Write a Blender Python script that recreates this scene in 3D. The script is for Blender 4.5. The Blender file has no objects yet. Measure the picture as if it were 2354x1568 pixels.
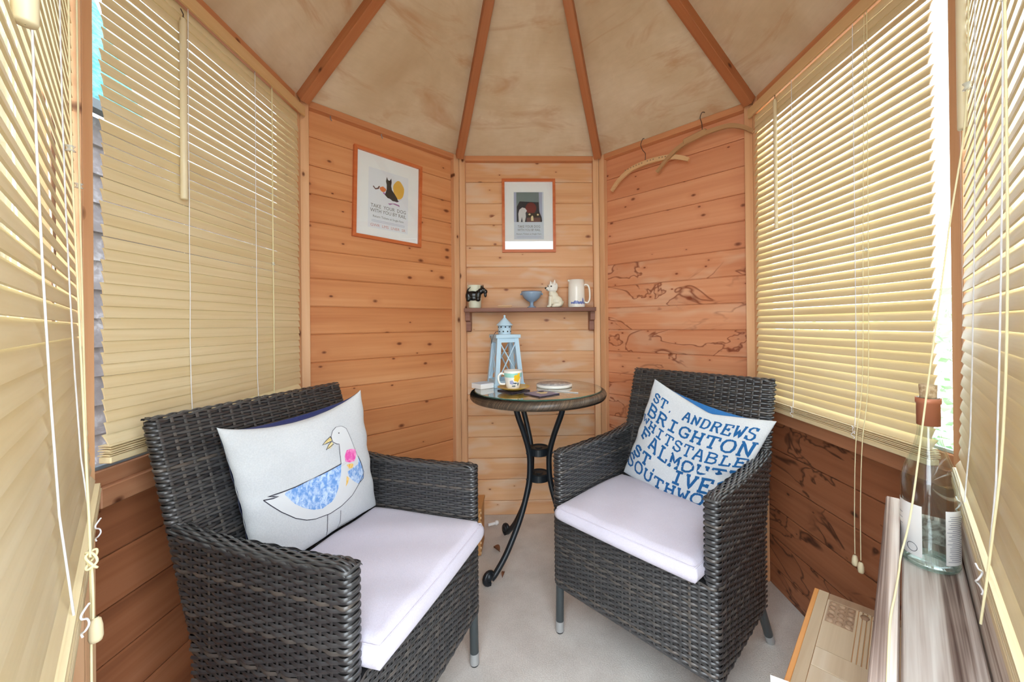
import bpy, bmesh, math, random
import numpy as np
from mathutils import Vector, Matrix
random.seed(7)
PI = math.pi
SC = bpy.context.scene
C = SC.collection
A = .92                      # inner framing apothem of the octagonal summerhouse (m)

# ------------------------------------------------------------------ camera
cam_d = bpy.data.cameras.new('camera')
cam = bpy.data.objects.new('camera', cam_d); C.objects.link(cam)
cam_d.sensor_width = 36.0
cam_d.lens = 891.412 / 2354 * 36.0
cam_d.shift_x = (1177 - 1236.87) / 2354
cam_d.shift_y = (742.011 - 784) / 2354
cam_d.clip_start = .02
def cam_matrix():
    yaw, roll, pit = -.0292, -.0099, .0032
    r = Vector((math.cos(yaw), math.sin(yaw), 0)); fw = Vector((-math.sin(yaw), math.cos(yaw), 0)); u = Vector((0, 0, 1))
    f2 = fw * math.cos(pit) + u * math.sin(pit); u2 = u * math.cos(pit) - fw * math.sin(pit)
    r3 = r * math.cos(roll) + u2 * math.sin(roll); u3 = u2 * math.cos(roll) - r * math.sin(roll)
    m = Matrix.Identity(4)
    for i in range(3):
        m[i][0] = r3[i]; m[i][1] = u3[i]; m[i][2] = -f2[i]
    m[0][3], m[1][3], m[2][3] = -.0233 * A, -1.2973 * A, 1.1423 * A
    return m
cam.matrix_world = cam_matrix()
SC.camera = cam

# ------------------------------------------------------------------ world, exposure
w = bpy.data.worlds.new('overcast_sky'); SC.world = w; w.use_nodes = True
bgn = w.node_tree.nodes['Background']
bgn.inputs['Color'].default_value = (.84, .925, 1.0, 1)
bgn.inputs['Strength'].default_value = 1.0
SC.view_settings.view_transform = 'Standard'
SC.view_settings.look = 'None'
SC.view_settings.gamma = 1.0
SC.view_settings.use_curve_mapping = False
SC.view_settings.exposure = 2.95
SC.cycles.use_denoising = True
SC.cycles.max_bounces = 12
SC.cycles.diffuse_bounces = 8
SC.cycles.transparent_max_bounces = 24
SC.cycles.transmission_bounces = 12
SC.cycles.sample_clamp_indirect = 8

# ------------------------------------------------------------------ node helpers
def srgb(r, g, b):
    f = lambda c: c / 12.92 if c <= .04045 else ((c + .055) / 1.055) ** 2.4
    return (f(r / 255), f(g / 255), f(b / 255), 1)
class NT:
    def __init__(s, name):
        s.m = bpy.data.materials.new(name); s.m.use_nodes = True
        s.t = s.m.node_tree; s.b = s.t.nodes['Principled BSDF']; s.out = s.t.nodes['Material Output']
    def n(s, typ, ins=None, **props):
        nd = s.t.nodes.new(typ)
        for k, v in props.items(): setattr(nd, k, v)
        for k, v in (ins or {}).items(): s.set(nd.inputs[k], v)
        return nd
    def set(s, sock, v):
        if isinstance(v, bpy.types.NodeSocket): s.t.links.new(v, sock)
        else: sock.default_value = v
    def math(s, op, a, b=None, clamp=False):
        nd = s.n('ShaderNodeMath', operation=op, use_clamp=clamp); s.set(nd.inputs[0], a)
        if b is not None: s.set(nd.inputs[1], b)
        return nd.outputs[0]
    def mix(s, fac, a, b, blend='MIX'):
        nd = s.n('ShaderNodeMix', data_type='RGBA', blend_type=blend)
        s.set(nd.inputs[0], fac); s.set(nd.inputs[6], a); s.set(nd.inputs[7], b)
        return nd.outputs[2]
    def ramp(s, fac, stops):
        nd = s.n('ShaderNodeValToRGB'); s.set(nd.inputs[0], fac)
        e = nd.color_ramp.elements
        while len(e) < len(stops): e.new(.5)
        for i, (p, c) in enumerate(stops):
            e[i].position = p; e[i].color = c if len(c) == 4 else (*c, 1)
        return nd.outputs[0]
    def coords(s, scale=(1, 1, 1), rnd=0.0, kind='Object'):
        tc = s.n('ShaderNodeTexCoord').outputs[kind]
        if rnd:
            oi = s.n('ShaderNodeObjectInfo').outputs['Random']
            off = s.n('ShaderNodeCombineXYZ', {0: s.math('MULTIPLY', oi, rnd), 1: s.math('MULTIPLY', oi, rnd * .37), 2: s.math('MULTIPLY', oi, rnd * .71)})
            tc = s.n('ShaderNodeVectorMath', {0: tc, 1: off.outputs[0]}, operation='ADD').outputs[0]
        return s.n('ShaderNodeMapping', {'Vector': tc, 'Scale': scale}).outputs[0]
    def noise(s, vec, scale=1, detail=4, rough=.55, dist=0):
        return s.n('ShaderNodeTexNoise', {'Vector': vec, 'Scale': scale, 'Detail': detail, 'Roughness': rough, 'Distortion': dist}).outputs[0]
    def bump(s, h, strength=.3, dist=.002):
        s.set(s.b.inputs['Normal'], s.n('ShaderNodeBump', {'Height': h, 'Strength': strength, 'Distance': dist}).outputs[0])
    def fin(s, col=None, rough=None, **kw):
        if col is not None: s.set(s.b.inputs['Base Color'], col)
        if rough is not None: s.set(s.b.inputs['Roughness'], rough)
        for k, v in kw.items(): s.set(s.b.inputs[k.replace('_', ' ')], v)
        return s.m
def plain(name, col, rough=.5, **kw):
    t = NT(name); return t.fin(col, rough, **kw)

def pine(name, lo, mid, hi, knot, stain=0, pale=0, axis=0, rough=.45, knots=1.0, spec=.3):
    """planed softwood: bands along the board, knots, optional water stains. axis = grain direction."""
    t = NT(name)
    sc = [38, 38, 38]; sc[axis] = 1.1
    v = t.coords(tuple(sc), 31.0)
    grain = t.noise(v, 1.0, 5, .6, .6)
    sc2 = [9, 9, 9]; sc2[axis] = .9
    broad = t.noise(t.coords(tuple(sc2), 17.0), 1.0, 3, .5, .4)
    col = t.ramp(t.math('ADD', t.math('MULTIPLY', grain, .45), t.math('MULTIPLY', broad, .55)), [(.30, lo), (.52, mid), (.72, hi)])
    oi = t.n('ShaderNodeObjectInfo').outputs['Random']
    col = t.mix(t.math('MULTIPLY', oi, .30), col, lo)
    if pale:
        pm = t.noise(t.coords((4, 4, 13), 43.0), 1.0, 2, .5, .3)
        pm = t.ramp(pm, [(.50, (0, 0, 0)), (.66, (pale, pale, pale))])
        col = t.mix(pm, col, srgb(222, 196, 168))
    if knots:
        sp_ = t.n('ShaderNodeSeparateXYZ', {0: t.coords((1, 1, 1), 23.0)})
        a_, b_ = (sp_.outputs[axis], sp_.outputs[2 if axis == 0 else 0])
        v2 = t.n('ShaderNodeCombineXYZ', {0: t.math('MULTIPLY', a_, 6.2), 1: t.math('MULTIPLY', b_, 10.5)}).outputs[0]
        vo = t.n('ShaderNodeTexVoronoi', {'Vector': v2, 'Scale': 1.0, 'Randomness': 1.0}, feature='F1', voronoi_dimensions='2D')
        sel = t.n('ShaderNodeSeparateColor', {0: vo.outputs['Color']}).outputs[0]
        rad = t.math('ADD', t.math('MULTIPLY', t.math('POWER', sel, 3.0), .095), .022)
        d = t.math('ADD', vo.outputs['Distance'], t.math('MULTIPLY', t.math('SUBTRACT', grain, .5), .10))
        q = t.math('DIVIDE', d, rad)
        core = t.ramp(q, [(.35, (.95, .95, .95)), (1.0, (.15, .15, .15)), ])
        halo = t.ramp(t.math('MULTIPLY', q, .33), [(.30, (.55, .55, .55)), (1.0, (0, 0, 0))])
        on = t.math('GREATER_THAN', sel, .42 if knots >= 1 else .75)
        col = t.mix(t.math('MULTIPLY', halo, t.math('MULTIPLY', on, .7)), col, lo)
        core = t.math('MULTIPLY', t.math('MULTIPLY', core, on), t.math('LESS_THAN', q, 1.0))
        col = t.mix(core, col, knot)
    if stain:
        sn = t.noise(t.coords((3.4, 3.4, 7.5), 11.0), 1.0, 3, .55, .9)
        gate = t.ramp(t.noise(t.coords((2.2, 2.2, 2.2), 7.0), 1.0, 1, .5), [(.37, (0, 0, 0)), (.46, (1, 1, 1))])
        line = t.ramp(t.math('ABSOLUTE', t.math('SUBTRACT', sn, .545)), [(.0, (1, 1, 1)), (.026, (0, 0, 0))])
        line = t.math('MULTIPLY', line, gate)
        fill = t.ramp(sn, [(.53, (0, 0, 0)), (.56, (1, 1, 1))])
        col = t.mix(t.math('MULTIPLY', t.math('MULTIPLY', fill, gate), stain * .30), col, lo)
        col = t.mix(t.math('MULTIPLY', line, stain), col, knot)
    t.bump(grain, .25, .0015)
    return t.fin(col, rough, Specular_IOR_Level=spec)

M = {}
M['pine_left'] = pine('pine_boards_orange', srgb(190, 120, 74), srgb(215, 151, 101), srgb(228, 172, 124), srgb(112, 58, 34))
M['pine_back'] = pine('pine_boards_honey', srgb(204, 146, 100), srgb(224, 176, 131), srgb(234, 198, 160), srgb(132, 76, 46), pale=.75)
M['pine_right'] = pine('pine_boards_pink', srgb(198, 126, 90), srgb(217, 152, 112), srgb(228, 170, 134), srgb(122, 66, 44))
M['pine_right_stained'] = pine('pine_boards_stained', srgb(192, 118, 80), srgb(217, 152, 112), srgb(228, 174, 138), srgb(124, 58, 32), stain=.9, pale=.35)
M['pine_shaded'] = pine('pine_boards_shaded', srgb(128, 78, 52), srgb(162, 104, 70), srgb(180, 124, 90), srgb(70, 32, 18))  # shade below the windows painted into the board colour
M['pine_shaded_stained'] = pine('pine_boards_shaded_stained', srgb(122, 74, 50), srgb(156, 100, 69), srgb(176, 120, 88), srgb(54, 30, 22), stain=.9)  # same painted shade, plus water stains in the wood
M['stud'] = pine('pine_framing', srgb(200, 146, 104), srgb(222, 176, 134), srgb(232, 194, 156), srgb(96, 50, 26), axis=2, knots=.6)
M['rail'] = pine('pine_rail', srgb(176, 104, 66), srgb(200, 130, 86), srgb(212, 150, 106), srgb(96, 44, 22), knots=.6)
M['plate'] = pine('pine_plate', srgb(190, 124, 82), srgb(212, 150, 106), srgb(224, 170, 128), srgb(110, 60, 34), knots=.6)
M['rail_shaded'] = pine('pine_rail_shaded', srgb(144, 96, 68), srgb(172, 120, 88), srgb(188, 140, 106), srgb(80, 40, 24), knots=.6)  # rails and sills darkened: their shade is put into the colour
M['rafter'] = pine('rafter_wood', srgb(160, 96, 60), srgb(186, 120, 78), srgb(202, 140, 98), srgb(84, 40, 20), knots=.6)
M['trim'] = pine('outer_corner_trim', srgb(170, 130, 92), srgb(196, 158, 118), srgb(210, 178, 140), srgb(90, 60, 40), axis=2, knots=.6)
M['frame_wood'] = pine('picture_frame_wood', srgb(186, 92, 48), srgb(206, 116, 68), srgb(220, 142, 92), srgb(120, 60, 30), knots=0, rough=.35)
M['shelf_wood'] = pine('shelf_dark_wood', srgb(108, 70, 56), srgb(148, 104, 88), srgb(178, 138, 120), srgb(60, 34, 26), knots=.6)
M['hanger_wood'] = pine('hanger_wood', srgb(206, 162, 116), srgb(226, 190, 146), srgb(236, 206, 166), srgb(120, 80, 50), knots=0)
M['hanger_wood_old'] = pine('hanger_wood_old', srgb(164, 122, 84), srgb(188, 148, 106), srgb(202, 166, 124), srgb(90, 60, 40), knots=0)
def plank_mat():
    t = NT('weathered_plank')
    g = t.noise(t.coords((.9, 52, 52), 9.0), 1.0, 4, .6, 1.4)
    b = t.noise(t.coords((2.0, 11, 11), 5.0), 1.0, 3, .5, .6)
    col = t.ramp(t.math('ADD', t.math('MULTIPLY', g, .7), t.math('MULTIPLY', b, .3)), [(.38, srgb(104, 84, 76)), (.47, srgb(168, 150, 140)), (.54, srgb(206, 194, 186)), (.66, srgb(232, 226, 220))])
    t.bump(g, .5, .002)
    return t.fin(col, .75, Specular_IOR_Level=.2)
M['grey_plank'] = plank_mat()
M['shed_board'] = pine('shed_board_weathered', srgb(78, 70, 72), srgb(116, 108, 112), srgb(178, 176, 182), srgb(60, 50, 50), knots=0, rough=.8)
M['table_oak'] = pine('limed_oak', srgb(174, 148, 118), srgb(206, 186, 158), srgb(228, 216, 196), srgb(110, 80, 55), knots=0, axis=0, rough=.55)
M['oak_edge'] = pine('oak_edge', srgb(196, 130, 66), srgb(216, 150, 84), srgb(226, 168, 104), srgb(110, 70, 35), knots=0, axis=0)
M['carved'] = pine('carved_oak', srgb(128, 98, 76), srgb(172, 142, 116), srgb(198, 172, 146), srgb(90, 60, 45), knots=0, axis=0)

def slat_mat():
    t = NT('basswood_slat')
    g = t.noise(t.coords((2.2, 60, 60), 13.0), 1.0, 4, .55, .4)
    col = t.ramp(g, [(.35, srgb(218, 199, 156)), (.65, srgb(228, 212, 174))])
    oi = t.n('ShaderNodeObjectInfo').outputs['Random']
    col = t.mix(t.math('MULTIPLY', oi, .28), col, srgb(211, 187, 136))
    t.fin(col, .42, Specular_IOR_Level=.35)
    return t.m
M['slat'] = slat_mat()
M['valance'] = pine('valance_wood', srgb(204, 164, 112), srgb(216, 180, 132), srgb(226, 194, 150), srgb(150, 110, 70), knots=0)
M['wand'] = plain('wand_wood', srgb(226, 212, 176), .4)
M['cord_white'] = plain('white_cord', srgb(232, 232, 236), .8)
M['cord_cream'] = plain('cream_cord', srgb(232, 222, 180), .8)
M['tassel'] = plain('cream_tassel', srgb(226, 212, 176), .5)
M['clear_plastic'] = plain('clear_plastic', srgb(226, 230, 224), .15, Alpha=.55)

def ceiling_mat():
    t = NT('plywood_ceiling')
    v = t.coords((1, 1, 1), 5.0)
    n1 = t.noise(v, 2.6, 5, .6, .3)
    col = t.ramp(n1, [(.30, srgb(196, 170, 138)), (.50, srgb(215, 194, 164)), (.70, srgb(230, 214, 190))])
    n2 = t.noise(t.coords((14, 90, 90), 5.0), 1.0, 3, .6, .2)
    col = t.mix(t.math('MULTIPLY', n2, .30), col, srgb(178, 156, 128))
    n3 = t.ramp(t.noise(t.coords((2, 6, 6), 5.0), 1.4, 4, .65, .8), [(.54, (0, 0, 0)), (.70, (.6, .6, .6))])
    col = t.mix(n3, col, srgb(186, 140, 102))
    t.bump(n2, .2, .001)
    return t.fin(col, .75, Specular_IOR_Level=.2)
M['ceiling'] = ceiling_mat()
def carpet_mat():
    t = NT('beige_carpet')
    v = t.coords()
    n1 = t.noise(v, 260, 3, .7); n2 = t.noise(v, 5, 4, .6)
    col = t.ramp(t.math('ADD', t.math('MULTIPLY', n1, .5), t.math('MULTIPLY', n2, .5)), [(.34, srgb(186, 178, 170)), (.5, srgb(208, 202, 195)), (.66, srgb(224, 219, 212))])
    t.bump(n1, .45, .003)
    return t.fin(col, .95, Specular_IOR_Level=.1)
M['carpet'] = carpet_mat()
def wicker_mat():
    t = NT('dark_resin_wicker')
    r = t.n('ShaderNodeNewGeometry').outputs['Random Per Island']
    col = t.ramp(r, [(.0, srgb(44, 43, 44)), (.5, srgb(58, 57, 58)), (.85, srgb(66, 65, 65)), (1.0, srgb(88, 80, 73))])
    n = t.noise(t.coords((60, 60, 60)), 1.0, 2)
    col = t.mix(t.math('MULTIPLY', n, .3), col, srgb(44, 46, 50))
    return t.fin(col, .30, Specular_IOR_Level=.7)
M['wicker'] = wicker_mat()
M['wicker_core'] = plain('wicker_core', srgb(26, 24, 24), .7)  # dark fill added behind the weave to block light; also colours rim hoop
M['leg'] = plain('leg_grey_metal', srgb(62, 68, 70), .35, Metallic=.2)
M['cap'] = plain('leg_cap_silver', srgb(176, 178, 178), .35, Metallic=.5)
M['rubber'] = plain('black_rubber', srgb(24, 24, 26), .6)
def fabric(name, c1, c2, scale=420, rough=.9, bumpy=.35):
    t = NT(name); v = t.coords()
    wv = t.noise(v, scale, 2, .6); n2 = t.noise(v, 9, 3, .5)
    col = t.ramp(t.math('ADD', t.math('MULTIPLY', wv, .6), t.math('MULTIPLY', n2, .4)), [(.35, c1), (.65, c2)])
    t.bump(t.math('ADD', wv, t.math('MULTIPLY', n2, 2.0)), bumpy, .0012)
    return t.fin(col, rough, Specular_IOR_Level=.15, Sheen_Weight=.1)
M['seat_fabric'] = fabric('lilac_white_canvas', srgb(192, 187, 200), srgb(204, 199, 212))
M['pillow_white'] = fabric('white_linen', srgb(190, 194, 198), srgb(203, 206, 209), 300)
M['pillow_navy'] = fabric('navy_cotton', srgb(36, 44, 92), srgb(46, 54, 104), 300)
M['pillow_grey'] = fabric('pale_ribbed_cotton', srgb(188, 194, 199), srgb(205, 208, 211), 300)
M['pillow_blue'] = fabric('blue_cotton', srgb(40, 100, 160), srgb(52, 114, 176), 300)
M['ink_blue'] = fabric('blue_print', srgb(30, 84, 136), srgb(38, 96, 150), 300)
M['ink_dark'] = plain('ink_dark_line', srgb(52, 50, 62), .9)
def crayon(name, c, c2):
    t = NT(name)
    n = t.noise(t.coords((90, 30, 60)), 1.0, 4, .7, .5)
    return t.fin(t.ramp(n, [(.42, c), (.62, c2)]), .9, Specular_IOR_Level=.1)
M['crayon_blue'] = crayon('crayon_blue', srgb(108, 152, 214), srgb(196, 216, 240))
M['crayon_pink'] = crayon('crayon_pink', srgb(226, 92, 172), srgb(240, 160, 206))
M['crayon_orange'] = crayon('crayon_orange', srgb(224, 176, 84), srgb(236, 206, 140))
M['crayon_beak'] = crayon('crayon_beak', srgb(206, 186, 120), srgb(222, 208, 160))
M['print_white'] = plain('print_white', srgb(209, 212, 215), .9)
M['black_metal'] = plain('black_painted_metal', srgb(24, 30, 36), .38, Metallic=.1)
M['rim_wicker'] = wicker_mat(); M['rim_wicker'].name = 'table_rim_wicker'
rr = [n for n in M['rim_wicker'].node_tree.nodes if n.type == 'VALTORGB'][0].color_ramp.elements
for e, c in zip(rr, (srgb(84, 70, 58), srgb(104, 88, 72), srgb(120, 102, 84), srgb(150, 124, 98))): e.color = c

def thin_glass(name, tint=(1, 1, 1, 1), rough=0.0, boost=1.0):
    t = NT(name)
    t.t.nodes.remove(t.b)
    tr = t.n('ShaderNodeBsdfTransparent', {'Color': tint}).outputs[0]
    gl = t.n('ShaderNodeBsdfGlossy', {'Color': (1, 1, 1, 1), 'Roughness': rough}).outputs[0]
    fc = t.n('ShaderNodeLayerWeight', {'Blend': .5}).outputs['Facing']
    fr = t.math('ADD', t.math('MULTIPLY', t.math('POWER', fc, 5.0), .94), .042)
    fac = t.math('MULTIPLY', fr, boost, True)
    mx = t.n('ShaderNodeMixShader', {0: fac, 1: tr, 2: gl}).outputs[0]
    t.t.links.new(mx, t.out.inputs[0])
    return t.m
M['pane'] = thin_glass('window_glass', (.96, .985, .98, 1))
M['pic_glass'] = thin_glass('picture_glass', (.99, 1, 1, 1), 0, 1.0)
M['table_glass'] = thin_glass('table_glass', (.88, .95, .93, 1), 0, 1.5)
M['glass_edge'] = plain('glass_edge_green', srgb(40, 96, 88), .1, Alpha=.85)
M['bottle_glass'] = thin_glass('bottle_glass', (.94, .975, .97, 1), .0, 1.15)
M['bottle_base'] = plain('bottle_base_green', srgb(120, 166, 152), .05, Alpha=.22)
M['copper'] = plain('copper_foil', srgb(190, 122, 92), .38, Metallic=.25)
def cork_mat():
    t = NT('cork'); n = t.noise(t.coords(), 160, 4, .7)
    return t.fin(t.ramp(n, [(.4, srgb(168, 140, 106)), (.6, srgb(206, 184, 150))]), .9)
M['cork'] = cork_mat()
M['paper'] = plain('white_paper', srgb(240, 240, 238), .85)
M['mat_board'] = plain('mount_board', srgb(240, 245, 248), .9)
M['ink_grey'] = plain('ink_grey', srgb(104, 108, 112), .9)
M['stamp'] = plain('worn_stamp', srgb(148, 124, 98), .9)
M['ink_pale'] = plain('ink_pale_grey', srgb(150, 154, 166), .9)
M['ink_red'] = plain('ink_red', srgb(206, 150, 150), .9)
M['ink_black'] = plain('ink_black', srgb(34, 34, 38), .9)
M['print_yellow'] = plain('print_yellow', srgb(232, 186, 84), .9)
M['print_orange'] = plain('print_orange', srgb(226, 130, 74), .9)
M['print_purple'] = plain('print_purple', srgb(170, 120, 176), .9)
M['print_navy'] = plain('print_navy', srgb(34, 46, 62), .9)
M['print_teal'] = plain('print_grey_teal', srgb(112, 132, 136), .9)
M['print_lilac'] = plain('print_lilac', srgb(168, 178, 206), .9)
M['print_maroon'] = plain('print_maroon', srgb(112, 38, 44), .9)
M['print_brown'] = plain('print_brown', srgb(104, 72, 72), .9)
M['print_cream'] = plain('print_cream', srgb(226, 214, 170), .9)
M['print_sheet'] = plain('print_sheet', srgb(230, 237, 246), .9)
M['print_pale'] = plain('print_pale_blue', srgb(206, 218, 232), .9)
M['blue_paint'] = plain('pale_blue_paint', srgb(182, 212, 232), .5)
M['hole'] = plain('dark_hole', srgb(30, 34, 40), .8)
M['white_glaze'] = plain('white_glazed_ceramic', srgb(240, 240, 234), .18)
M['cream_glaze'] = plain('cream_glazed_ceramic', srgb(232, 230, 212), .25)
M['pot_glaze'] = plain('pale_green_white_pot', srgb(222, 226, 206), .4)
M['black_glaze'] = plain('black_glazed_ceramic', srgb(22, 22, 24), .22)
M['blue_glaze'] = plain('blue_grey_glaze', srgb(142, 168, 196), .22)
M['brown_glaze'] = plain('brown_rim_glaze', srgb(120, 72, 60), .4)
M['saucer_yellow'] = plain('ochre_saucer', srgb(206, 166, 72), .3)
M['mug_teal'] = plain('mug_teal_band', srgb(160, 218, 206), .25)
M['mug_yellow'] = plain('mug_yellow_flower', srgb(240, 196, 50), .3)
M['mug_leaf'] = plain('mug_leaf', srgb(92, 112, 128), .3)
M['mug_violet'] = plain('mug_violet', srgb(160, 166, 204), .3)
M['delft'] = plain('delft_blue', srgb(108, 124, 186), .3)
M['coaster_dark'] = plain('coaster_dark_edge', srgb(40, 36, 52), .35)
M['coaster_top'] = plain('coaster_print', srgb(116, 122, 158), .3)
def trivet_mat():
    t = NT('patterned_trivet_top')
    n = t.noise(t.coords(), 70, 4, .7, 1.0)
    return t.fin(t.ramp(n, [(.42, srgb(150, 152, 158)), (.6, srgb(214, 216, 216))]), .3)
M['trivet_top'] = trivet_mat()
M['wire'] = plain('hook_wire', srgb(92, 84, 84), .35, Metallic=.8)
M['clay'] = plain('basket_wood', srgb(196, 142, 84), .6)
M['leaf_dry'] = plain('dry_leaf', srgb(128, 82, 56), .8)
M['white_plastic'] = plain('white_plastic', srgb(226, 226, 224), .4)
M['metal_bead'] = plain('aluminium_bead', srgb(170, 190, 206), .3, Metallic=.6)
M['brass'] = plain('brass_hook', srgb(120, 104, 80), .35, Metallic=.7)
M['bounce_ground'] = fabric('pale_bounce_ground', srgb(176, 172, 160), srgb(208, 204, 192), 40)  # ground colour made pale to bounce light up to the ceiling
M['leafg'] = plain('hedge_leaf', srgb(118, 158, 104), .6)
M['leafg2'] = plain('hedge_leaf_pale', srgb(160, 192, 150), .6)
M['teal_sheet'] = crayon('teal_roof_sheet', srgb(64, 124, 128), srgb(108, 164, 180))
M['gutter'] = plain('dark_gutter', srgb(60, 66, 74), .5)
M['fence'] = plain('pale_fence', srgb(206, 214, 214), .7)
M['roof_felt'] = plain('roof_felt', srgb(80, 84, 84), .9)

# ------------------------------------------------------------------ mesh helpers
class MB:
    def __init__(s): s.v = []; s.f = []; s.mi = []; s.sm = []
    def add(s, verts, faces, mi=0, smooth=False):
        o = len(s.v); s.v.extend([tuple(p) for p in verts])
        for f in faces: s.f.append([i + o for i in f]); s.mi.append(mi); s.sm.append(smooth)
        return s
    def box(s, x0, x1, y0, y1, z0, z1, mi=0, M4=None, bev=0):
        if bev:
            b = bev
            pr = [(x0 + b, z0), (x1 - b, z0), (x1, z0 + b), (x1, z1 - b), (x1 - b, z1), (x0 + b, z1), (x0, z1 - b), (x0, z0 + b)]
            pin = [(min(max(x, x0 + b), x1 - b), min(max(z, z0 + b), z1 - b)) for x, z in pr]
            n = 8; V = [(x, y0, z) for x, z in pin] + [(x, y0 + b, z) for x, z in pr] + [(x, y1 - b, z) for x, z in pr] + [(x, y1, z) for x, z in pin]
            F = []
            for k in range(3):
                for i in range(n): j = (i + 1) % n; F.append((k * n + i, k * n + j, (k + 1) * n + j, (k + 1) * n + i))
            F.append(tuple(range(n))[::-1]); F.append(tuple(range(3 * n, 4 * n)))
        else:
            V = [(x, y, z) for z in (z0, z1) for y in (y0, y1) for x in (x0, x1)]
            F = [(0, 2, 3, 1), (4, 5, 7, 6), (0, 1, 5, 4), (2, 6, 7, 3), (0, 4, 6, 2), (1, 3, 7, 5)]
        if M4 is not None: V = [tuple(M4 @ Vector(p)) for p in V]
        return s.add(V, F, mi)
    def prism(s, poly, h0, h1, axis=2, mi=0, M4=None):
        """poly: 2D outline (ccw); extruded along axis"""
        n = len(poly)
        def P(p, h):
            if axis == 2: return (p[0], p[1], h)
            if axis == 0: return (h, p[0], p[1])
            return (p[0], h, p[1])
        V = [P(p, h0) for p in poly] + [P(p, h1) for p in poly]
        F = [tuple(range(n))[::-1], tuple(range(n, 2 * n))] + [(i, (i + 1) % n, n + (i + 1) % n, n + i) for i in range(n)]
        if axis == 1: F = [tuple(reversed(f)) for f in F]
        if M4 is not None: V = [tuple(M4 @ Vector(p)) for p in V]
        return s.add(V, F, mi)
    def tube(s, pts, r, seg=8, mi=0, cap=True, closed=False, smooth=True):
        pts = [Vector(p) for p in pts]; n = len(pts)
        rs = r if isinstance(r, (list, tuple)) else [r] * n
        V = []; F = []; up = None
        for i, p in enumerate(pts):
            if closed: t = pts[(i + 1) % n] - pts[i - 1]
            else: t = pts[min(i + 1, n - 1)] - pts[max(i - 1, 0)]
            t.normalize()
            if up is None: up = t.orthogonal().normalized()
            up = (up - t * up.dot(t)).normalized(); sd = t.cross(up)
            for k in range(seg):
                a = 2 * PI * k / seg; V.append(p + (up * math.cos(a) + sd * math.sin(a)) * rs[i])
        m = n if closed else n - 1
        for i in range(m):
            for k in range(seg):
                a = i * seg + k; b = i * seg + (k + 1) % seg; c = ((i + 1) % n) * seg + (k + 1) % seg; d = ((i + 1) % n) * seg + k
                F.append((a, b, c, d))
        s.add(V, F, mi, smooth)
        if cap and not closed:
            s.add([V[k] for k in range(seg)], [tuple(range(seg))[::-1]], mi)
            s.add([V[(n - 1) * seg + k] for k in range(seg)], [tuple(range(seg))], mi)
        return s
    def lathe(s, prof, seg=24, mi=0, cx=0, cy=0, cz=0, smooth=True, mis=None):
        """prof: list of (r,z) from bottom to top"""
        V = []; n = len(prof)
        for r, z in prof:
            for k in range(seg):
                a = 2 * PI * k / seg; V.append((cx + r * math.cos(a), cy + r * math.sin(a), cz + z))
        for i in range(n - 1):
            F = [(i * seg + k, i * seg + (k + 1) % seg, (i + 1) * seg + (k + 1) % seg, (i + 1) * seg + k) for k in range(seg)]
            o = len(s.v)
            if i == 0: s.v.extend(V); base = o
            for f in F: s.f.append([q + base for q in f]); s.mi.append(mis[i] if mis else mi); s.sm.append(smooth)
        return s
    def ball(s, c, r, seg=12, ring=8, mi=0, M4=None):
        rx, ry, rz = r if isinstance(r, (tuple, list)) else (r, r, r)
        V = []; F = []
        for i in range(ring + 1):
            th = PI * i / ring
            for k in range(seg):
                a = 2 * PI * k / seg
                p = Vector((rx * math.sin(th) * math.cos(a), ry * math.sin(th) * math.sin(a), rz * math.cos(th)))
                if M4 is not None: p = M4 @ p
                V.append((c[0] + p[0], c[1] + p[1], c[2] + p[2]))
        for i in range(ring):
            for k in range(seg):
                F.append((i * seg + k, (i + 1) * seg + k, (i + 1) * seg + (k + 1) % seg, i * seg + (k + 1) % seg))
        return s.add(V, F, mi, True)
    def mesh(s, name, mats):
        me = bpy.data.meshes.new(name); me.from_pydata(s.v, [], s.f); me.update()
        for m in (mats if isinstance(mats, (list, tuple)) else [mats]): me.materials.append(m)
        me.polygons.foreach_set('material_index', s.mi); me.polygons.foreach_set('use_smooth', s.sm)
        return me
    def obj(s, name, mats, parent=None, loc=(0, 0, 0), rot=(0, 0, 0)):
        return link(name, s.mesh(name, mats), parent, loc, rot)
def link(name, me, parent=None, loc=(0, 0, 0), rot=(0, 0, 0)):
    o = bpy.data.objects.new(name, me); C.objects.link(o)
    o.parent = parent; o.location = loc; o.rotation_euler = rot
    return o
def empty(name, loc=(0, 0, 0), rz=0):
    o = bpy.data.objects.new(name, None); C.objects.link(o); o.location = loc; o.rotation_euler = (0, 0, rz)
    o.empty_display_size = .05
    return o
def tag(o, label=None, cat=None, group=None, kind=None):
    if label: o['label'] = label
    if cat: o['category'] = cat
    if group: o['group'] = group
    if kind: o['kind'] = kind
    return o
def thing(name, label, cat, loc=(0, 0, 0), rz=0, group=None):
    return tag(empty(name, loc, rz), label, cat, group)
def structure(name, label, rz=0, cat=None):
    return tag(empty(name, (0, 0, 0), rz), label, cat, None, 'structure')
def weld_smooth(o, ang=40):
    return o
def text_mesh(txt, size, mat, name, align='CENTER', width=None):
    cu = bpy.data.curves.new(name, 'FONT'); cu.body = txt; cu.size = size; cu.align_x = align; cu.resolution_u = 2
    to = bpy.data.objects.new(name, cu); C.objects.link(to)
    dg = bpy.context.evaluated_depsgraph_get(); dg.update()
    me = bpy.data.meshes.new_from_object(to.evaluated_get(dg))
    bpy.data.objects.remove(to)
    if width:
        xs = [v.co.x for v in me.vertices]; sc = width / max(1e-6, max(xs) - min(xs)); mid = (max(xs) + min(xs)) / 2
        for v in me.vertices: v.co.x = (v.co.x - mid) * sc
    me.materials.clear(); me.materials.append(mat)
    return me
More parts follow.
